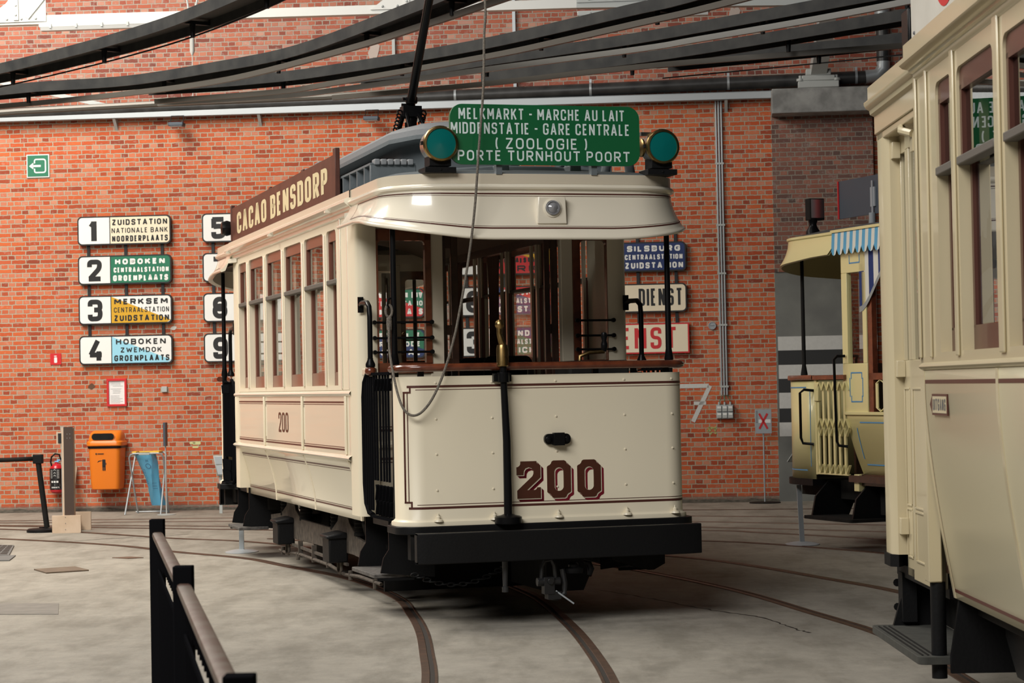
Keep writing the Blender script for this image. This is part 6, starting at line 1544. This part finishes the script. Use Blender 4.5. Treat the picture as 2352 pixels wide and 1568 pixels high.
# roof fittings
rb = thing0('roof_board', T2)
MB().box(.15, .18, -1.4, .45, 3.0, 3.75).build('board', mat('dull_white_board', (.60, .58, .52), .6, noise=(.55, .53, .47), scale=5), rb, bevel=.004)
mb = MB(); mb.lathe([(.30, .148), (0, .147)], (0, -.40, 3.50), 'x', 36); mb.build('red_disc', M['red'], rb)
mb = MB()
for z in (3.2, 3.38): mb.lathe([(.010, .149), (.006, .142), (0, .141)], (0, .36 - (z - 3.2) * .9, z), 'x', 8)
mb.build('screw', M['print'], rb)
MB().box(.155, .32, .56, .74, 3.0, 3.36).build('roof_lamp', M['black_gloss'], T2, bevel=.01)
mb = MB()
for y in (.9, 1.02): mb.box(.5, 1.5, y - .01, y + .01, .64, 1.60)
mb.build('end_panel', M['buff'], T2); MB().box(.12, .5, .93, .96, 1.6, 2.77).build('end_window', M['glass_dk'], T2)

# ================================================================ yellow tram at the back
T3 = thing('tram', 'pale yellow tram with blue lining and striped awning before the painted pier', 'tram', (2.742, 20.5, 0), RD(20.8))
def plan3(k, n=9, y0=.13, r=.5, ys=-.66):
    pts = [(-k, ys), (-k, ys * .5)] + [(r - (r + k) * cos(q), y0 + (r + k) * sin(q)) for q in [pi / 2 * i / n for i in range(n + 1)]] + [(.8, y0 + r + k), (1.2, y0 + r + k)]
    pts += [(2 - r + (r + k) * sin(q), y0 + (r + k) * cos(q)) for q in [pi / 2 * i / n for i in range(n + 1)]] + [(2 + k, ys * .5), (2 + k, ys)]
    return pts
N3 = len(plan3(0))
zb3 = []
for i, p in enumerate(plan3(0)):
    zb3.append(2.55 + .15 * sm(abs(p[0] - 1) / 1.0 * .5 + (.63 - p[1]) / 1.3 * .5))
mb = MB(); rows = [[(p[0], p[1], 2.915) for p in plan3(-.0)], [(p[0], p[1], 2.91) for p in plan3(.015)], [(p[0], p[1], 2.89) for p in plan3(.015)], [(p[0], p[1], 2.88) for p in plan3(0)]]
for w in (.25, .5, .75, .92, 1): rows.append([(p[0], p[1], 2.88 + (zb3[i] - 2.88) * w) for i, p in enumerate(plan3(.09 * w ** 1.8))])
rows.append([(p[0], p[1], zb3[i] - .008) for i, p in enumerate(plan3(.07))]); rows.append([(p[0], p[1], 2.82) for p in plan3(-.02)])
mb.grid(rows); mb.build('hood', M['yellow'], T3)
mb = MB(); mb.grid([[(1 + (p[0] - 1) * f, -.3 + (p[1] + .3) * f, z) for p in plan3(0)] for f, z in ((1, 2.915), (.7, 2.98), (.02, 3.02))]); mb.build('canopy_roof', mat('grey_felt_roof', (.10, .10, .10), .8), T3)
mb = MB(); mb.grid([[(1 + (p[0] - 1) * f, -.3 + (p[1] + .3) * f, 2.80) for p in plan3(-.01)] for f in (1, .02)]); mb.build('canopy_soffit', M['dark_wood'], T3)
# dash
def dpl(k): return [(.0 - k, -.20)] + [(p[0], p[1]) for p in plan3(k, ys=-.1)[1:-1]] + [(2 + k, -.20)]
mb = MB(); mb.grid([[(p[0], p[1], z) for p in dpl(0)] for z in (.635, 1.56)]); ds = mb.build('dash_panel', M['yellow'], T3, solid=.012)
mb = MB()
for z in (1.49, .715): mb.grid([[(p[0], p[1], zz) for p in dpl(.008)[1:-1]] for zz in (z - .006, z + .006)])
mb.box(-.009, -.005, -.125, -.115, .75, 1.46); mb.build('lining', M['line_blue'], ds, smooth=False)
mb = MB(); mb.grid([[(p[0], p[1], z) for p in dpl(k)] for k, z in ((-.02, 1.56), (.03, 1.56), (.035, 1.58), (.03, 1.605), (-.02, 1.605))]); mb.build('dash_rail', M['mahogany'], T3)
mb = MB(); mb.prism([(p[0], p[1]) for p in dpl(.04)], .575, .635, 'z'); mb.build('platform_floor', M['black'], T3)
mb = MB(); mb.box(-.03, .03, -.80, -.21, 1.56, 1.60); mb.build('gate_handrail', M['mahogany'], T3)
gt = thing0('folding_gate', T3)
for k in range(6):
    y = -.27 - k * .098
    mb = MB(); mb.box(-.006, .010, y - .018, y + .018, .70, 1.54); mb.build('gate_bar', M['yellow'], gt)
mb = MB()
for z0, z1 in ((1.54, 1.46), (1.20, 1.12), (1.04, 1.12), (.70, .78)):
    mb = MB()
    for k in range(6):
        y = -.27 - k * .098; mb.bar((-.01, y, z1), (-.01, y - .049, z0), .006, .024, up=(1, 0, 0)); mb.bar((-.012, y - .098, z1), (-.012, y - .049, z0), .006, .024, up=(1, 0, 0))
    mb.build('lattice', M['yellow'], gt)
mb = MB(); mb.box(-.012, .012, -.82, -.23, .685, .70); mb.build('gate_rail', M['yellow'], gt)
mb = MB(); mb.box(-.012, .012, -.25, -.22, .68, 1.56); mb.build('gate_post', M['yellow'], gt)
MB().box(-.02, .02, -.30, -.22, 1.36, 1.53).build('lock_box', M['yellow'], gt, bevel=.006)
for pts, nm in (([(-.01, -.20, 1.46), (-.09, -.16, 1.47), (-.10, -.10, 1.44), (-.10, -.10, 1.02), (-.09, -.12, .97), (-.01, -.18, .96)], 'grab_handle'), ([(-.01, -.80, 1.77), (-.08, -.78, 1.77), (-.09, -.74, 1.74), (-.09, -.76, 1.0), (-.08, -.78, .96), (-.01, -.82, .95)], 'grab_handle')):
    MB().tube(pts, .013, 8).build(nm, M['black_gloss'], T3)
for x, y in ((.22, .40), (1.78, .40)): MB().tube([(x, y, .63), (x, y, 1.60), (x, y, 1.61), (x, y, 1.70), (x, y, 2.75)], [.022, .022, .035, .02, .017], 10).build('platform_post', M['black_matt'], T3)
# saloon corner, open bays
for xs in (0, 1):
    X = lambda a, b: (a, b) if not xs else (2 - b, 2 - a)
    mb = MB(); a, b = X(0, .05)
    mb.box(a, b, -1.18, -.74, 1.25, 1.70); mb.box(a, b, -1.18, -.74, 2.52, 2.86); mb.box(a, b, -.84, -.74, 1.70, 2.52); mb.box(a, b, -1.18, -1.11, 1.70, 2.52)
    mb.build('corner_panel', M['yellow'], T3, bevel=.004)
    mb = MB(); mb.add([((a + b) / 2, -1.11, 1.70), ((a + b) / 2, -.84, 1.70), ((a + b) / 2, -.84, 2.52), ((a + b) / 2, -1.11, 2.52)], [(0, 1, 2, 3)]); mb.build('pane', M['glass'], T3, smooth=False)
    mb = MB(); rows = []
    for k in range(11):
        z = 1.25 - .56 * k / 10; off = .10 * (k / 10) ** 1.6; rows.append([((off if not xs else 2 - off), y, z) for y in (-.80 - .12 * (k / 10) ** 1.3, -4.2)])
    mb.grid(rows); sp_ = mb.build('side_panel', M['yellow'], T3, solid=.012)
    if not xs:
        mb = MB()
        for z in (1.17, .79):
            k = (1.25 - z) / .56; off = .10 * k ** 1.6 - .008; mb.grid([[(off, y, z - .006), (off, y, z + .006)] for y in (-1.03, -4.1)])
        mb.grid([[(.10 * ((1.25 - z) / .56) ** 1.6 - .0085, -.96 - .07 * ((1.25 - z) / .56) + q, z) for z in [.84 + .28 * k / 8 for k in range(9)]] for q in (0, .012)])
        mb.build('lining', M['line_blue'], sp_, smooth=False)
        mb = MB()
        for y0, y1, z0, z1, th in ((-1.10, -.86, 1.35, 1.362, 0), (-1.10, -.86, 1.61, 1.622, 0)): mb.box(-.002, 0, y0 + .03, y1 - .03, z0, z1)
        mb.box(-.002, 0, -.872, -.86, 1.40, 1.57); mb.box(-.002, 0, -1.10, -1.088, 1.40, 1.57)
        for y in (-.89, -1.08): mb.box(-.002, 0, y - .006, y + .006, 1.35, 1.41); mb.box(-.002, 0, y - .006, y + .006, 1.56, 1.62)
        mb.box(-.002, 0, -1.08, -.90, 2.60, 2.612); mb.box(-.002, 0, -.905, -.895, 2.60, 2.68); mb.box(-.002, 0, -1.085, -1.075, 2.60, 2.68)
        mb.build('corner_lining', M['line_blue'], T3, smooth=False)
    mb = MB(); a, b = X(-.02, .03); mb.box(a, b, -4.2, -.78, 1.235, 1.265); mb.box(a, b, -4.2, -.76, 2.84, 2.91); mb.build('belt_moulding', M['yellow'], T3, bevel=.006)
    mb = MB(); a, b = X(.01, .06); mb.box(a, b, -1.26, -1.18, 1.26, 2.86); mb.box(a, b, -4.2, -1.18, 1.55, 1.61); mb.box(a, b, -2.5, -2.42, 1.26, 2.86); mb.box(a, b, -4.2, -4.1, 1.26, 2.86); mb.build('bay_frame', M['mahogany'], T3)
    mb = MB(); a, b = X(.02, .03)
    for k in range(9):
        y = -1.30 - k * .13; mb.box(a, b, y - .02, y + .02, 1.30, 1.52)
        x = (a + b) / 2; mb.bar((x, y, 1.30), (x, y - .065, 1.27), .008, .02, up=(1, 0, 0)); mb.bar((x, y - .13, 1.30), (x, y - .065, 1.27), .008, .02, up=(1, 0, 0)); mb.bar((x, y, 1.52), (x, y - .065, 1.55), .008, .02, up=(1, 0, 0)); mb.bar((x, y - .13, 1.52), (x, y - .065, 1.55), .008, .02, up=(1, 0, 0))
    mb.build('side_lattice', M['yellow'], T3)
mb = MB(); mb.grid([[(x, y, 2.92 + .12 * (1 - (x - 1) ** 2)) for x in [2 * k / 10 for k in range(11)]] for y in (-4.2, -.6)]); mb.build('roof', mat('grey_felt', (.11, .11, .11), .85), T3)
mb = MB(); mb.box(.0, 2, -4.2, -.8, .63, .69); mb.box(.75, 1.25, -4.2, -4.15, .69, 2.9); mb.build('saloon_floor', M['dark_wood'], T3)
mb = MB(); mb.box(.06, .55, -.84, -.80, .69, 1.7); mb.box(1.4, 1.94, -.84, -.80, .69, 1.7); mb.box(.06, 1.94, -.84, -.80, 2.6, 2.9); mb.box(.06, .12, -.84, -.80, .69, 2.9); mb.box(1.88, 1.94, -.84, -.80, .69, 2.9); mb.build('bulkhead', M['dark_wood'], T3)
# scalloped awning with stripes
aw = thing0('awning', T3); W_ = .055
for col, nm, ph in ((M['sky_stripe'], 'awning_stripe', 0), (M['awn_white'], 'awning_stripe', 1)):
    mb = MB()
    for k in range(44):
        if k % 2 != ph: continue
        y = -.655 - k * W_; y2 = y - W_
        m0 = abs(((k) % 2) - 0) ; s0, s1 = (.0, .028) if k % 2 == 0 else (.028, .0)
        mb.grid([[(-.035, y, 2.90), (-.045, y, 2.75), (-.05, y, 2.71 + (.03 if k % 2 == 0 else -.025))], [(-.035, (y + y2) / 2, 2.90), (-.045, (y + y2) / 2, 2.75), (-.05, (y + y2) / 2, 2.695 if True else 0)], [(-.035, y2, 2.90), (-.045, y2, 2.75), (-.05, y2, 2.71 + (-.025 if k % 2 == 0 else .03))]])
    mb.build(nm, col, aw)
MB().box(-.045, 0, -4.2, -.64, 2.895, 2.92).build('awning_rail', M['yellow'], aw)
cu = thing0('side_curtain', T3)
def hem(y): u = min(1, max(0, (-1.07 - y) / .55)); return 2.18 + .40 * sm(u)
for ph, m_ in ((0, M['navy_cloth']), (1, M['awn_white'])):
    mb = MB()
    for k in range(14):
        if k % 2 != ph: continue
        y = -1.07 - k * .085; mb.grid([[(.0, yy, z) for z in (2.86, hem(yy))] for yy in (y, y - .0425, y - .085)])
    mb.build('curtain_stripe', m_, cu)
mb = MB(); mb.grid([[(-.004, y, hem(y) + e) for e in (-.025, .025)] for y in [-1.07 - .06 * k for k in range(20)]]); mb.build('curtain_hem', M['grey_cloth'], cu)
# step, underframe, badge, roof lamp, roof board
st = thing0('step', T3)
mb = MB(); mb.prism(rrect(-.14, .25, -1.08, -.18, .03), .275, .305, 'z'); mb.build('tread', M['black_matt'], st, bevel=.005)
for y in (-.24, -.99): mb = MB(); mb.prism([(.10, .62), (-.04, .48), (-.08, .30), (.30, .28), (.38, .45), (.34, .62)], y - .012, y + .012, 'y'); mb.build('bracket_plate', M['black'], st)
mb = MB(); mb.box(.2, 1.8, -4.2, -.3, .45, .62); mb.box(.35, .55, -.2, .2, .40, .57); mb.box(.25, .95, .05, .55, .46, .575); mb.box(.15, .5, -4.2, -1.1, .34, .56); mb.build('underframe', M['black_matt'], T3)
MB().box(.05, .14, -4.2, -.92, .60, .70).build('sole_bar', M['dark_wood'], T3); MB().box(.02, .14, -.95, -.86, .545, .70).build('corner_bracket', M['yellow'], T3, bevel=.006)
bd = MB().lathe([(.05, .0), (.05, -.008), (.038, -.01), (0, -.011)], (.19, -.95, .535), 'x', 24).build('round_badge', mat('dark_red_badge', (.16, .02, .025), .4), T3)
for x in (.55, 1.55):
    mb = MB(); mb.lathe([(0, -.06), (.38, -.05), (.41, .02), (0, .06)], (x - .05, -2.2, .416), 'x', 28); mb.build('wheel', M['black_matt'], T3)
hl = thing0('head_lamp', T3)
MB().lathe([(.075, 2.93), (.07, 2.99), (.045, 3.03), (.035, 3.06), (.045, 3.09), (.05, 3.12)], (.35, .40, 0), 'z', 18).build('lamp_foot', M['black_gloss'], hl)
MB().box(.30, .46, .36, .46, 3.10, 3.31).build('lamp_body', M['black_matt'], hl, bevel=.008)
MB().box(.31, .45, .351, .361, 3.12, 3.30).build('lamp_mirror', M['chrome'], hl)
rb = thing0('roof_board', T3)
MB().box(.49, .505, -1.0, .14, 3.09, 3.45).build('board', M['slate'], rb)
MB().box(.48, .51, .125, .142, 3.09, 3.45).build('board_edge', M['red'], rb)
mb = MB(); mb.box(.475, .49, -.56, -.48, 3.16, 3.34); mb.box(.47, .48, -.53, -.51, 2.95, 3.40); mb.cyl((.47, -.52, 2.95), (.47, -.52, 3.1), .03); mb.build('board_strut', M['grey_box'], rb)

# last pass: one bevel free tidy up of names shared by many objects is left to Blender's suffixes
